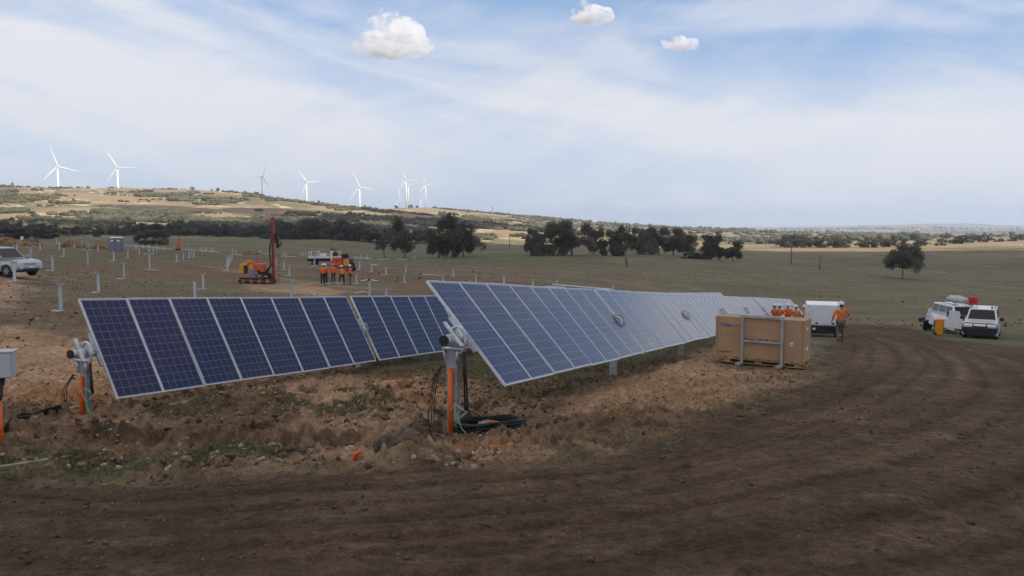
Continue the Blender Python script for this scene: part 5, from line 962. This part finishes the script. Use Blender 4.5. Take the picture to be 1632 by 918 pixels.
# ---------------------------------------------------------------- trees
LEAF = mat('eucalypt_leaves', (.165, .155, .11), .7, 0, .22, .35, trans=.25, rnd=.22, spec=.25); LEAF2 = mat('olive_scrub_leaves', (.105, .095, .055), .8, 0, .25, .05, spec=.1); LEAFD = mat('dark_scrub_leaves', (.09, .09, .058), .8, 0, .25, .05, spec=.1)
BARK = mat('pale_gum_bark', (.24, .20, .165), .9, 0, .25, 2)
def tree_meshes(seed, w=1.0, low=.25, clumps=26, leaves=70, trunks=1, ls=.026, lean=0.0, flat=1.15, split=False, cl=-.02):
    """unit-height gum tree: crown of leaf clumps on limbs; returns crown and trunk meshes"""
    rn = np.random.RandomState(seed); b = MB(); cents = []
    for t in range(trunks):
        bx = (t-(trunks-1)/2)*.10*w*2; by = rn.uniform(-.04, .04)
        fork = Vector((bx+lean*low+rn.uniform(-.03, .03), by, low+.06)); r0 = .024
        b.tube([(bx, by, -.04), ((bx+fork.x)/2+rn.uniform(-.012, .012), by, fork.z*.5), tuple(fork)], [r0*1.3, r0, r0*.8], 7)
        for k in range(max(5, clumps//trunks//2)):
            an = rn.uniform(0, 6.28); rr = w*.5*math.sqrt(rn.uniform(.02, .9)); hz = rn.uniform(low+cl, .92); m = 1-max(0, (hz-.62)/.38)**2*.55; q = Vector((bx*.8+lean*hz+rr*math.cos(an)*m, by+rr*math.sin(an)*m, hz))
            mid = fork.lerp(q, .5)+Vector((rn.uniform(-.03, .03), rn.uniform(-.03, .03), -.03+.05*rn.rand())); b.tube([tuple(fork), tuple(mid), tuple(q)], [r0*.6, r0*.38, r0*.12], 5)
            for s in range(4): cents.append(q+Vector(rn.normal(0, .075, 3)*np.array([w, w, .8])) if s else q)
    if split: cents = [c for c in cents if not (abs(c.x-lean*c.z-.04) < .055 and c.z < .97)]
    V = []
    for c in cents:
        cr = rn.uniform(.06, .12)*min(w*1.2, 1.1)+.015
        n = int(leaves*(cr/.08)**1.6)+12
        d = rn.normal(0, 1, (n, 3)); d /= np.linalg.norm(d, axis=1)[:, None]; rad_ = cr*(.35+.75*rn.rand(n))[:, None]; p = np.array(c)[None]+d*rad_*np.array([1.15, 1.15, flat])
        a1 = rn.normal(0, 1, (n, 3)); a1 /= np.linalg.norm(a1, axis=1)[:, None]; a2 = np.cross(a1, rn.normal(0, 1, (n, 3))); a2 /= np.linalg.norm(a2, axis=1)[:, None]
        s = (ls*(.5+.9*rn.rand(n)))[:, None]; a1 = a1*s; a2 = a2*s*.55
        V.append(np.stack([p-a1, p+a2, p+a1, p-a2], 1))
    V = np.concatenate(V).reshape(-1, 3); V = V[:]; V[:, 2] = np.maximum(V[:, 2], .005)
    cm = npmesh('crown', V, np.arange(len(V)).reshape(-1, 4)); cm.materials.append(LEAF)
    tmp = b.build('trunk', BARK, None, True); tm = tmp.data; bpy.data.objects.remove(tmp); return cm, tm
VAR = {'gum': [tree_meshes(s, 1.0, .24, 30, 80) for s in (1, 2, 3, 4)], 'low': [tree_meshes(s, 1.3, .12, 44, 80, trunks=2) for s in (11, 12, 13)], 'tall': [tree_meshes(s, .8, .30, 24, 70, lean=.05) for s in (21, 22)],
       'multi': [tree_meshes(31, .95, .18, 44, 80, trunks=3), tree_meshes(32, 1.0, .22, 40, 80, trunks=2, lean=.12)], 'thin': [tree_meshes(41, .7, .34, 14, 34, lean=-.1)], 'lone': [tree_meshes(57, 1.05, .24, 54, 95, lean=.02, flat=1.0, ls=.020, cl=.12)], 'bush': [tree_meshes(s, 1.5, .04, 30, 90, trunks=3, ls=.05) for s in (61, 62)]}
def tree(p, hm, wm, kind, label, i=0, group='gum trees', cat='tree'):
    cm, tm = VAR[kind][i % len(VAR[kind])]; base = {'gum': 1.0, 'low': 1.3, 'tall': .8, 'multi': 1.0, 'thin': .7, 'lone': 1.05, 'bush': 1.5}[kind]
    r = empty('gum_tree' if kind != 'bush' else 'bush', p, 0, label, cat, group); r.rotation_euler.z = (i*1.7) % 6.28 if kind not in ('lone', 'multi', 'thin') else 0; r.scale = (wm/base*1.12, wm/base*1.12, hm)
    for n_, me in (('crown', cm), ('trunk', tm)):
        o = bpy.data.objects.new(n_, me); C.objects.link(o); o.parent = r
    return r
def tpx(u, vb, hpx, wpx, kind, label, i=0, group='gum trees in the middle distance', Y=None, cat='tree'):
    p = at(u, vb) if Y is None else on(u, vb, Y); k = p.y/F; return tree(p, hpx*k, wpx*k, kind, label, i, group, cat)
tpx(1438, 444.5, 56, 45, 'lone', 'lone round-headed tree with a forked trunk, standing by itself in the right-hand pasture')
tpx(613, 411, 34, 24, 'thin', 'small sparse tree left of the two bigger trees in the middle of the photo')
tpx(644, 412, 61, 36, 'tall', 'slender dark tree between the small sparse tree and the broad multi-stemmed tree', 1)
tpx(710, 412, 64, 52, 'multi', 'broad multi-stemmed gum tree above the near corner of the nearest panel row', 0)
tpx(733, 409, 56, 44, 'multi', 'leaning dark gum tree merging with the right side of the multi-stemmed tree', 1)
tpx(851, 409, 44, 32, 'low', 'leftmost dark tree of the long central grove', 0)
tpx(881, 408, 50, 42, 'low', 'dark low-branching tree second from the left in the central grove', 1)
tpx(911, 408, 56, 52, 'gum', 'tall broad tree of the central grove with a pale trunk at its right', 1)
tpx(946, 405, 43, 30, 'gum', 'narrow tree with a straight pale trunk in the central grove', 2)
tpx(985, 408, 44, 46, 'low', 'dense dark tree behind the leaning thin-trunked tree', 2)
tpx(999, 425, 62, 42, 'thin', 'tree with a thin crooked trunk standing in front of the central grove', 0)
tpx(1022, 405, 42, 44, 'low', 'dark bushy tree in the middle of the central grove', 0)
tpx(1048, 405.6, 46, 38, 'gum', 'tall tree at the middle right of the central grove', 3)
tpx(1073, 406.5, 42, 36, 'gum', 'tree with a low dark trunk right of the tallest central tree', 0)
tpx(1091, 408, 36, 26, 'tall', 'slim tree leaning right in the central grove', 0)
tpx(1100, 395, 22, 20, 'gum', 'small tree further back behind the slim one', 2)
tpx(1107, 410.5, 13, 26, 'bush', 'low dark bush at the foot of the grove', 0, cat='bush'); tpx(1124, 411.5, 11, 20, 'bush', 'smaller low bush between the larger bush and the oval tree', 1, cat='bush')
tpx(1131, 415, 42, 36, 'gum', 'dark oval tree near the right end of the central grove', 2); tpx(1146, 414, 28, 24, 'tall', 'small tree tucked under the right side of the oval tree', 1)
tpx(1168, 416, 30, 28, 'gum', 'last tree at the right end of the central grove, standing apart', 0)
RG = [(1245, 392, 17, 20), (1256, 393, 20, 24), (1270, 393, 20, 24), (1283, 393, 18, 20), (1297, 394, 17, 18), (1311, 394, 17, 18), (1328, 394.5, 18, 24), (1343, 394.5, 14, 22)]
for i, (u, v, h_, w_) in enumerate(RG): tpx(u, v, h_, w_, ('gum', 'low')[i % 2], 'dark tree in the clump of distant trees left of the lone tree', i, 'clump of distant trees at right')
R2 = [(1375, 393.5, 12, 19, 'low'), (1383, 393, 17, 11, 'gum'), (1394, 393.5, 15, 20, 'low'), (1410, 393, 13, 16, 'low'), (1421, 393, 17, 18, 'gum'), (1443, 391, 13, 12, 'low'), (1467, 391, 12, 18, 'low'), (1500, 391, 11, 15, 'low'), (1517, 387, 7, 8, 'bush'), (1531, 389, 14, 22, 'low'), (1546, 386, 10, 12, 'low'), (1563, 386.5, 13, 15, 'gum'), (1575, 387, 12, 10, 'gum'), (1590, 385, 6, 14, 'bush'), (1612, 384, 8, 16, 'low'), (1627, 384, 11, 12, 'gum'), (1554, 382, 8, 14, 'low'), (1508, 381, 9, 12, 'low')]
for i, (u, v, h_, w_, kd) in enumerate(R2): tpx(u, v, h_, w_, kd, 'small rounded tree scattered on the pale far pasture at right', i, 'scattered trees on the far right pasture')
tpx(243, 389.5, 22, 44, 'low', 'wide dark tree right behind the portable toilet', 1)
tpx(22, 383, 22, 66, 'bush', 'wide dark rounded tree at the far left edge', 0); tpx(78, 382, 18, 50, 'bush', 'wide dark rounded tree second from the left edge', 1)
tpx(294, 379, 27, 30, 'gum', 'tall round dark tree on the foot of the hill above the far red drilling rig', 1)
rn = random.Random(77); u = -60
while u < 690:
    hpx = rn.uniform(13, 21) if u < 440 else (rn.uniform(24, 32) if u < 585 else rn.uniform(16, 24)); Y = rn.uniform(425, 470)
    tree(on(u, 0, Y), hpx*Y/F, hpx*rn.uniform(1.0, 1.7)*Y/F, rn.choice(['gum', 'low', 'low', 'gum']), 'dark gum tree in the long line of trees at the foot of the left hill', int(u) % 7, 'line of gum trees at the foot of the hill')
    u += rn.uniform(9, 15)
# skyline trees
SK = [(116, 1290, 4, 16), (112, 1290, 3, 10), (25, 1290, 4, 3), (310, 1280, 4, 5), (341, 1290, 3, 4), (350, 1290, 5, 6), (411, 1290, 4, 7), (509, 1290, 6, 6), (516, 1290, 5, 4), (525, 1290, 4, 5), (538, 1290, 4, 4), (583, 1290, 5, 5), (591, 1290, 5, 6), (600, 1290, 4, 8), (632, 1600, 4, 7), (655, 1600, 4, 6), (665, 1600, 3, 5)]
for u, Y, h_, w_ in SK: tree(on(u, 0, Y), h_*Y/F*1.15, w_*Y/F, 'low', 'tiny tree on the skyline of the left hill', u, 'trees on the skyline of the hill')
# dead snag
p = at(1306, 430); k = p.y/F; b = MB(); b.tube([(0, 0, -.2), (.05, 0, 9*k), (-.05, 0, 22*k)], [.34, .24, .07], 7); rn = random.Random(3)
for i in range(9): z = rn.uniform(7, 20)*k; s = rn.choice((-1, 1)); b.tube([(0, 0, z), (s*rn.uniform(1.5, 3)*k, rn.uniform(-.3, .3), z+rn.uniform(0, 2)*k), (s*rn.uniform(2, 5)*k, 0, z+rn.uniform(1, 5)*k)], [.09, .05, .02], 5)
o = b.build('dead_tree', BARK, None, True); o.location = p; tag(o, 'bare dead tree trunk standing in the pasture between the power pole and the lone tree', 'dead tree')
# ---------------------------------------------------------------- scrub on the hills: uncountable, one object per kind
def blobs(name, pts, sizes, m, label, kind='stuff', seed=0, cat='scrub'):
    b = bmesh.new(); bmesh.ops.create_icosphere(b, subdivisions=1, radius=1); bv = np.array([v.co[:] for v in b.verts]); bf = np.array([[v.index for v in f.verts] for f in b.faces]); b.free()
    rn = np.random.RandomState(seed); n = len(pts); nv = len(bv)
    J = 1+rn.uniform(-.42, .42, (n, nv, 1)); V = bv[None]*J*np.array([1.0, 1.0, .75])*sizes[:, None, None]*(1+rn.uniform(-.25, .25, (n, 1, 3)))+pts[:, None, :]+np.array([0, 0, .45])*sizes[:, None, None]
    Fq = bf[None]+(np.arange(n)*nv)[:, None, None]; o = link(name, npmesh(name, V.reshape(-1, 3), Fq.reshape(-1, 3)), m); tag(o, label, cat, kind=kind); return o
def scatter(boxes, seed):
    """boxes: (bearing columns u0,u1, distances Y0,Y1, count, size, clumpiness)"""
    rn = np.random.RandomState(seed); P = []; Z = []
    for (u0, u1, Y0, Y1, n, s, cl) in boxes:
        u = rn.uniform(u0, u1, n*4); Y = rn.uniform(Y0, Y1, n*4); x = (u-PW/2)/F*Y; k = fbm(x/45, Y/60, 4, seed*2.0)*.7+.3*fbm(x/14, Y/20, 2, seed*5.0); th = np.quantile(k, 1-.25*1.0) if cl else -1
        m = (k > th) if cl else np.arange(len(u)) < n
        x, Y = x[m], Y[m]; z = height(x, Y, False); P.append(np.stack([x, Y, z], 1)); Z.append(s*rn.uniform(.5, 1.35, len(x)))
    return np.concatenate(P), np.concatenate(Z)
P, Z = scatter([(-80, 700, 690, 800, 2000, 2.0, 1), (-80, 140, 840, 1180, 1300, 2.3, 1), (-80, 360, 800, 1290, 800, 1.7, 1), (-80, 420, 480, 640, 1700, 1.9, 1), (220, 560, 1040, 1200, 900, 2.3, 1), (300, 700, 800, 1280, 1700, 2.0, 1), (420, 720, 480, 700, 1200, 2.2, 1), (700, 900, 800, 1700, 2400, 2.4, 1), (840, 1240, 900, 1900, 1700, 3, 1)], 5)
blobs('scrub', P, Z, LEAF2, 'olive scrub scattered over the hillsides', seed=1)
P, Z = scatter([(-80, 330, 655, 760, 2200, 2.6, 1), (300, 690, 590, 690, 2600, 2.8, 0), (420, 700, 700, 760, 1100, 2.6, 1), (270, 400, 960, 1060, 500, 2.4, 1), (560, 690, 1180, 1290, 400, 2.0, 1), (-80, 700, 470, 560, 1500, 2.6, 1), (690, 900, 1650, 1990, 900, 3.2, 1), (860, 1240, 1500, 2350, 900, 3.8, 1), (640, 720, 480, 640, 500, 2.5, 0), (1180, 1480, 1000, 2300, 1200, 3.4, 1), (1100, 1300, 700, 1100, 500, 3, 1)], 9)
blobs('scrub', P, Z, LEAFD, 'dark bands of bushland across the hills', seed=2)
P, Z = scatter([(700, 880, 545, 640, 900, 1.6, 1), (820, 900, 560, 640, 200, 1.8, 1)], 14); blobs('scrub', P, Z, LEAF2, 'yellow-green low bushes on the small mound right of the multi-stemmed tree', seed=6)
P, Z = scatter([(1100, 1460, 2300, 3600, 260, 5, 1), (1480, 1700, 1200, 1500, 60, 4, 0), (1240, 1700, 5200, 7000, 300, 9, 1), (980, 1240, 2000, 2400, 300, 6, 1), (1330, 1480, 900, 1500, 300, 5, 1)], 12)
blobs('woodland', P, Z, LEAFD, 'far-off belts of woodland on the plain at right', seed=3, cat='woodland')
# pasture tussocks, foreground grass, pebbles
rn = np.random.RandomState(4); n = 2600; u = rn.uniform(560, 1800, n); Y = 60*np.exp(rn.uniform(0, 1.5, n)); x = (u-PW/2)/F*Y; k = fbm(x/14, Y/14, 3, 3) > .5; x, Y = x[k], Y[k]
blobs('grass_tussocks', np.stack([x, Y, height(x, Y, False)], 1), .04+.10*rn.rand(len(x))**3, mat('dark_tussock', (.075, .068, .036), .95, 0, .2, 1), 'dark tussocks and dung dotted over the pasture', seed=4, cat='tussocks')
def blades(name, pts, hgt, m, label, seed):
    rn = np.random.RandomState(seed); n = len(pts); an = rn.uniform(0, 6.28, n); d = np.stack([np.cos(an), np.sin(an), np.zeros(n)], 1); ln = rn.normal(0, .6, (n, 3)); ln[:, 2] = 1; h = (hgt*(.4+rn.rand(n)))[:, None]
    w_ = .004*(1+rn.rand(n))[:, None]; A = pts-d*w_; B_ = pts+d*w_; T_ = pts+ln*h; V = np.stack([A, B_, T_], 1).reshape(-1, 3); return tag(link(name, npmesh(name, V, np.arange(len(V)).reshape(-1, 3)), m), label, 'grass', kind='stuff')
def in_zone(P, n, seed, thr=.5):
    rn = np.random.RandomState(seed); lo = P.min(0); hi = P.max(0); x = rn.uniform(lo[0], hi[0], n); y = rn.uniform(lo[1], hi[1], n); m = inside(x, y, P) & (fbm(x*3, y*3, 4, 41) > thr*fbm(x*.7+3, y*.7, 2, 5)*2*.85); x, y = x[m], y[m]; return np.stack([x, y, height(x, y)], 1)
GB = mat('short_grass_blades', (.15, .15, .065), .8, 0, .3, 2, trans=.2); GD = mat('dry_straw_blades', (.25, .19, .11), .85, 0, .2, 3)
blades('grass', np.vstack([in_zone(GRSF, 42000, 1), in_zone(GRSB, 30000, 2), in_zone(UNDER, 60000, 3)]), .045, GB, 'short grass on the strips around the cut bank and under the panel rows', 1)
SP = poly([(-250, 600), (600, 590), (1140, 570), (1300, 600), (1500, 640), (1700, 700), (1700, 900), (-250, 900)])
blades('dry_straw', in_zone(SP, 26000, 7, .55), .013, GD, 'dry straw scattered over the bare soil', 2)
def pebbles(name, P, n, seed, s0, m, label, thr=.5):
    pts = in_zone(P, n, seed, thr); rn = np.random.RandomState(seed); sz = s0*(.35+rn.rand(len(pts))**4*2.2); blobs(name, pts-np.array([0, 0, 1])*sz[:, None]*.35, sz, m, label, seed=seed, cat='stones')
BF = poly([(-250, 640), (120, 640), (350, 630), (700, 600), (900, 600), (880, 690), (760, 745), (500, 750), (200, 750), (-250, 745)])
pebbles('gravel', BF, 9000, 21, .016, RK, 'pale stones strewn along the dug soil and bank', .52); pebbles('stones', BF, 700, 31, .024, RK, 'larger pale stones along the dug soil and bank', .54); pebbles('clods', BF, 1500, 32, .030, RKD, 'larger dark clods along the cut bank', .56); pebbles('clay_lumps', BF, 800, 33, .026, RKO, 'larger orange clay lumps on the dug soil', .54)
pebbles('clods', BF, 9000, 22, .026, RKD, 'dark crumbs of soil along the cut bank', .55); pebbles('clay_crumbs', BF, 6000, 23, .022, RKO, 'orange clay crumbs on the dug soil', .5)
pebbles('gravel', SP, 3500, 24, .005, mat('brown_gravel', (.25, .19, .13), .9, 0, .2, 12), 'fine pale gravel scattered over the brown track'); pebbles('clods', SP, 22000, 25, .014, RKD, 'small dark crumbs of earth on the brown track')
MD = np.vstack([poly([(350, 466), (600, 466)]), poly([(700, 560), (20, 640), (-150, 560), (0, 430), (200, 430)])]); pebbles('clods', MD, 9000, 26, .035, RKD, 'dark clods over the trampled pile field', .5); pebbles('gravel', MD, 6000, 27, .022, RK, 'pale stones over the trampled pile field', .5)
# ---------------------------------------------------------------- poles
WOOD = mat('weathered_pole_wood', (.19, .16, .13), .9, 0, .15, 3)
def pole(u, vb, vt, label, arm=True, Y=None):
    p = at(u, vb) if Y is None else on(u, vb, Y); k = p.y/F; h = (vb-vt)*k if Y is None else vt; r = empty('power_pole', p, .2, label, 'power pole', 'wooden power poles'); MB().tube([(0, 0, -.5), (0, 0, h)], [.19, .14], 8).build('pole', WOOD, r, True)
    if arm: MB().box((0, 0, h-.5), (2.4, .12, .14)).build('crossarm', WOOD, r)
pole(1261, 423.5, 382, 'power pole with a crossarm, standing in the pasture right of the last grove tree'); pole(618, 0, 10, 'power pole in front of the treeline, above the small sparse tree', False, 430); pole(812, 397, 374, 'power pole in front of the small sunlit mound', False); pole(136, 0, 9, 'power pole in front of the dark trees at far left', False, 418); pole(630, 0, 9, 'power pole just right of the pole above the small sparse tree', False, 440)
p = on(785, 332, 1700); r = tag(MB().tube([(0, 0, -2), (0, 0, 17)], [1.2, .5], 6).box((0, 0, 12), (2.6, 1.5, 3)).build('radio_mast', mat('far_grey_metal', (.3, .3, .3), .6), None), 'thin radio mast on the wooded ridge', 'radio mast'); r.location = p
# ---------------------------------------------------------------- wind turbines
TW = mat('white_turbine_paint', (.80, .81, .82), .4, 0, .01, .1)
def blade_mesh():
    V = []; Fc = []; n = 10; sec = 8
    for i in range(n+1):
        t = i/n; rr = 1.2+t*43.8; ch = 2.2*(.55+2.2*t) if t < .2 else 2.2*(1.0)*(1-.86*(t-.2)/.8); ch = max(ch, .35)*1.35; th = max(.9*(1-t)**1.2, .12); tw = .35*(1-t)
        for k in range(sec):
            a = 2*math.pi*k/sec; x = ch*.5*math.cos(a)+ch*.15; y = th*math.sin(a); V.append((x*math.cos(tw)-y*math.sin(tw), x*math.sin(tw)+y*math.cos(tw)-.00045*rr*rr, rr))
    for i in range(n):
        for k in range(sec): Fc.append((i*sec+k, i*sec+(k+1) % sec, (i+1)*sec+(k+1) % sec, (i+1)*sec+k))
    Fc.append(tuple(n*sec+k for k in range(sec))); return V, Fc
bV, bF = blade_mesh(); proto = mobj('blade', bV, bF, TW, None, True); BM_ = proto.data; bpy.data.objects.remove(proto)
def turbine(hu, hv, blen, phi, yaw, label, Y=None, small=False):
    """hub position in the photo, apparent blade length, clock angle of the first blade (deg, clockwise from up), yaw from facing the camera"""
    Y = Y or 45*F/blen; d = ray(hu, hv, Y); faz = math.atan2(d.x, d.y); zb = gz(d.x, d.y)-3; H_ = min(d.z-zb, 96); base = Vector((d.x, d.y, d.z-H_))
    r = empty('wind_turbine', base, -faz+rad(yaw), label, 'wind turbine', 'wind turbines on the ridge' if not small else 'tiny wind turbines on the far horizon')
    MB().lathe([(2.5, 0), (2.3, H_*.5), (1.7, H_-1.5)], (0, 0, 0), 20).build('tower', TW, r, True)
    MB().box((0, 2.0, H_+.3), (3.2, 9, 3.4)).build('nacelle', TW, r, bevel=.5)
    MB().lathe([(1.9, 0), (1.7, -1.6), (1.0, -2.9), (.01, -3.4)], (0, -2.5, H_), 16, 'y').build('hub', TW, r, True)
    for k in range(3):
        o = bpy.data.objects.new('blade', BM_); C.objects.link(o); o.parent = r; o.location = (0, -4.0, H_); o.rotation_euler = (0, rad(phi+120*k), 0)
turbine(91.4, 265.3, 31.5, 343, 8, 'leftmost wind turbine, behind the left end of the ridge')
turbine(186.8, 266.6, 30, 331, -12, 'second wind turbine from the left, one blade pointing level right')
turbine(417.3, 281.8, 25, 22, 48, 'third wind turbine from the left, the greyer one turned partly sideways')
turbine(488.3, 290.6, 25, 324, 18, 'fourth wind turbine from the left, standing alone above the brown slope')
turbine(572.9, 298.4, 26, 338, 4, 'fifth wind turbine from the left, alone before the cluster')
turbine(647, 286.7, 21.5, 334, 10, 'tallest wind turbine in the cluster on the brown summit')
turbine(650.8, 296, 16.5, 312, 6, 'wind turbine half hidden behind the tallest one of the cluster')
turbine(678.3, 293.5, 19, 341, 22, 'rightmost big wind turbine of the cluster on the brown summit')
turbine(636.9, 303.3, 12, 320, -10, 'smaller wind turbine on the left side of the cluster')
turbine(670.4, 316, 12.5, 8, 5, 'small low wind turbine in the gap right of the tallest one')
turbine(632.5, 324, 9, 270, 5, 'lowest and smallest wind turbine at the left foot of the cluster')
turbine(705, 324, 6, 350, 30, 'tiny wind turbine just right of the brown summit', None, True)
for q in ((901.4, 346, 7, 0, 10, 'tiny wind turbine above the left part of the central grove'), (928.5, 345, 6, 40, 60, 'tiny wind turbine above the small hut-like trees on the ridge'), (947.3, 347.6, 7.5, 0, 5, 'tiny wind turbine with one blade straight up, above the pale-trunked tree'), (1008.6, 350.4, 8, 50, 5, 'tiny wind turbine with a Y of two raised blades above the grove'), (1053, 354, 5.5, 20, 40, 'tiny wind turbine above the right part of the grove'), (1601.6, 352, 7, 30, 30, 'faint wind turbine on the far horizon at right, left one of two'), (1626, 351, 7, 0, 20, 'faint wind turbine at the right edge of the far horizon')): turbine(*q, None, True)
# ---------------------------------------------------------------- clouds
def cloud_mesh(name, parts, seed, disp, sub=4, flatz=None):
    V = []; Fc = []; rn = random.Random(seed)
    b = bmesh.new(); bmesh.ops.create_icosphere(b, subdivisions=sub, radius=1); bv = np.array([v.co[:] for v in b.verts]); bf = np.array([[v.index for v in f.verts] for f in b.faces]); b.free(); Vs = []; Fs = []; c = 0
    for (x, y, z, rx, ry, rz) in parts:
        P = bv*np.array([rx, ry, rz])+np.array([x, y, z]); s = max(rx, ry)*.5; q = (fbm(P[:, 0]/s+seed, P[:, 1]/s+P[:, 2]/s*1.7, 5, seed)-.5)*2
        P = P+bv*np.array([1, 1, min(1, rz/rx*1.3)])*(q*disp*min(rx, ry))[:, None]; Vs.append(P); Fs.append(bf+c); c += len(bv)
    return npmesh(name, np.concatenate(Vs), np.concatenate(Fs), True)
CH = 900.0; off = Vector((SDIR.x, SDIR.y))*(CH/SDIR.z)
cm_ = bpy.data.materials.new('cloud_droplets'); cm_.use_nodes = True; nt = cm_.node_tree; p_ = nt.nodes['Principled BSDF']; p_.inputs['Base Color'].default_value = (.93, .94, .96, 1); p_.inputs['Roughness'].default_value = 1; p_.inputs['Specular IOR Level'].default_value = 0
t_ = N(nt, 'ShaderNodeBsdfTranslucent'); t_.inputs[0].default_value = (.95, .95, .97, 1); m_ = N(nt, 'ShaderNodeMixShader'); m_.inputs[0].default_value = .5; nt.links.new(p_.outputs[0], m_.inputs[1]); nt.links.new(t_.outputs[0], m_.inputs[2]); nt.links.new(m_.outputs[0], nt.nodes['Material Output'].inputs[0])
SH = [(-330, 120, 430, 330), (0, 60, 470, 400), (330, 60, 470, 400), (-120, -250, 500, 300), (300, -250, 500, 300), (-60, 330, 300, 170), (210, 300, 260, 150), (600, 100, 300, 300), (-620, 180, 260, 240)]
me = cloud_mesh('cloud', [(x+off.x, y+off.y, CH+30*math.sin(i*2.0), a, b_, 70) for i, (x, y, a, b_) in enumerate(SH)], 3, .16); tag(link('cloud', me, cm_), 'broad flat cloud overhead behind the camera that shades the site', 'cloud', kind='structure')
SH2 = [(-95, 640, 90, 60), (-330, 560, 150, 40), (-160, 560, 120, 60), (-200, 880, 120, 90), (-60, 960, 90, 200), (-150, 1130, 90, 80), (-835, 2370, 70, 110), (-380, 860, 70, 30), (60, 900, 60, 90)]
me = cloud_mesh('cloud', [(x+off.x, y+off.y, CH+20, a, b_, 35) for (x, y, a, b_) in SH2], 5, .25); tag(link('cloud', me, cm_), 'small broken clouds overhead whose shadows fall on the hill', 'cloud', kind='structure')
def puff_material():
    m = bpy.data.materials.new('cumulus_vapour'); m.use_nodes = True; nt = m.node_tree; nt.nodes.remove(nt.nodes['Principled BSDF']); v = N(nt, 'ShaderNodeVolumePrincipled'); v.inputs['Color'].default_value = (.98, .98, 1, 1); v.inputs['Anisotropy'].default_value = .2
    tc = N(nt, 'ShaderNodeTexCoord'); n = N(nt, 'ShaderNodeTexNoise'); n.inputs['Scale'].default_value = .014; n.inputs['Detail'].default_value = 9; n.inputs['Roughness'].default_value = .62; nt.links.new(tc.outputs['Object'], n.inputs[0])
    nt.links.new(ramp(nt, n.outputs[0], .43, .62, 0.0, .055), v.inputs['Density']); nt.links.new(v.outputs[0], nt.nodes['Material Output'].inputs['Volume']); return m
PUFF = puff_material()
def puff(u, v, Y, parts, label, seed):
    c = ray(u, v, Y); k = Y/F; r = link('cumulus_cloud', cloud_mesh('cumulus_cloud', [(x*k, y*k, z*k, a*k*1.1, a*k*1.0, b*k*1.12) for x, y, z, a, b in parts], seed, .28, 4), PUFF); r.location = c; tag(r, label, 'cloud', kind='structure')
puff(625, 57, 3000, [(0, 0, -10, 46, 20), (-12, 0, 10, 27, 22), (14, 2, 2, 36, 22), (-32, 0, -18, 28, 12), (40, 0, -13, 24, 13), (-6, 0, 27, 16, 14), (4, 4, -21, 54, 9), (22, 0, 16, 16, 12)], 'largest white puffy cloud, above the middle left', 2)
puff(942, 22, 3200, [(0, 0, 0, 24, 11), (-14, 0, 5, 16, 13), (16, 0, -1, 18, 11), (3, 0, -6, 30, 8)], 'thin greyish puff of cloud at the top of the photo', 4)
puff(1083, 70, 3000, [(0, 0, 0, 20, 10), (-12, 0, 2, 15, 10), (14, 0, -1, 15, 9)], 'small bright white puff of cloud on the right', 6)
# ---------------------------------------------------------------- haze
hz = MB().box((0, 3500, 90), (26000, 24500, 520)).build('haze', None); hz.data.materials.clear(); m = bpy.data.materials.new('thin_haze'); m.use_nodes = True; nt = m.node_tree; nt.nodes.remove(nt.nodes['Principled BSDF'])
v = N(nt, 'ShaderNodeVolumePrincipled'); v.inputs['Color'].default_value = (.70, .81, 1, 1); v.inputs['Density'].default_value = .00012; v.inputs['Anisotropy'].default_value = .3; nt.links.new(v.outputs[0], nt.nodes['Material Output'].inputs['Volume']); hz.data.materials.append(m); tag(hz, 'thin blue haze lying over the far plain', 'haze', kind='stuff')
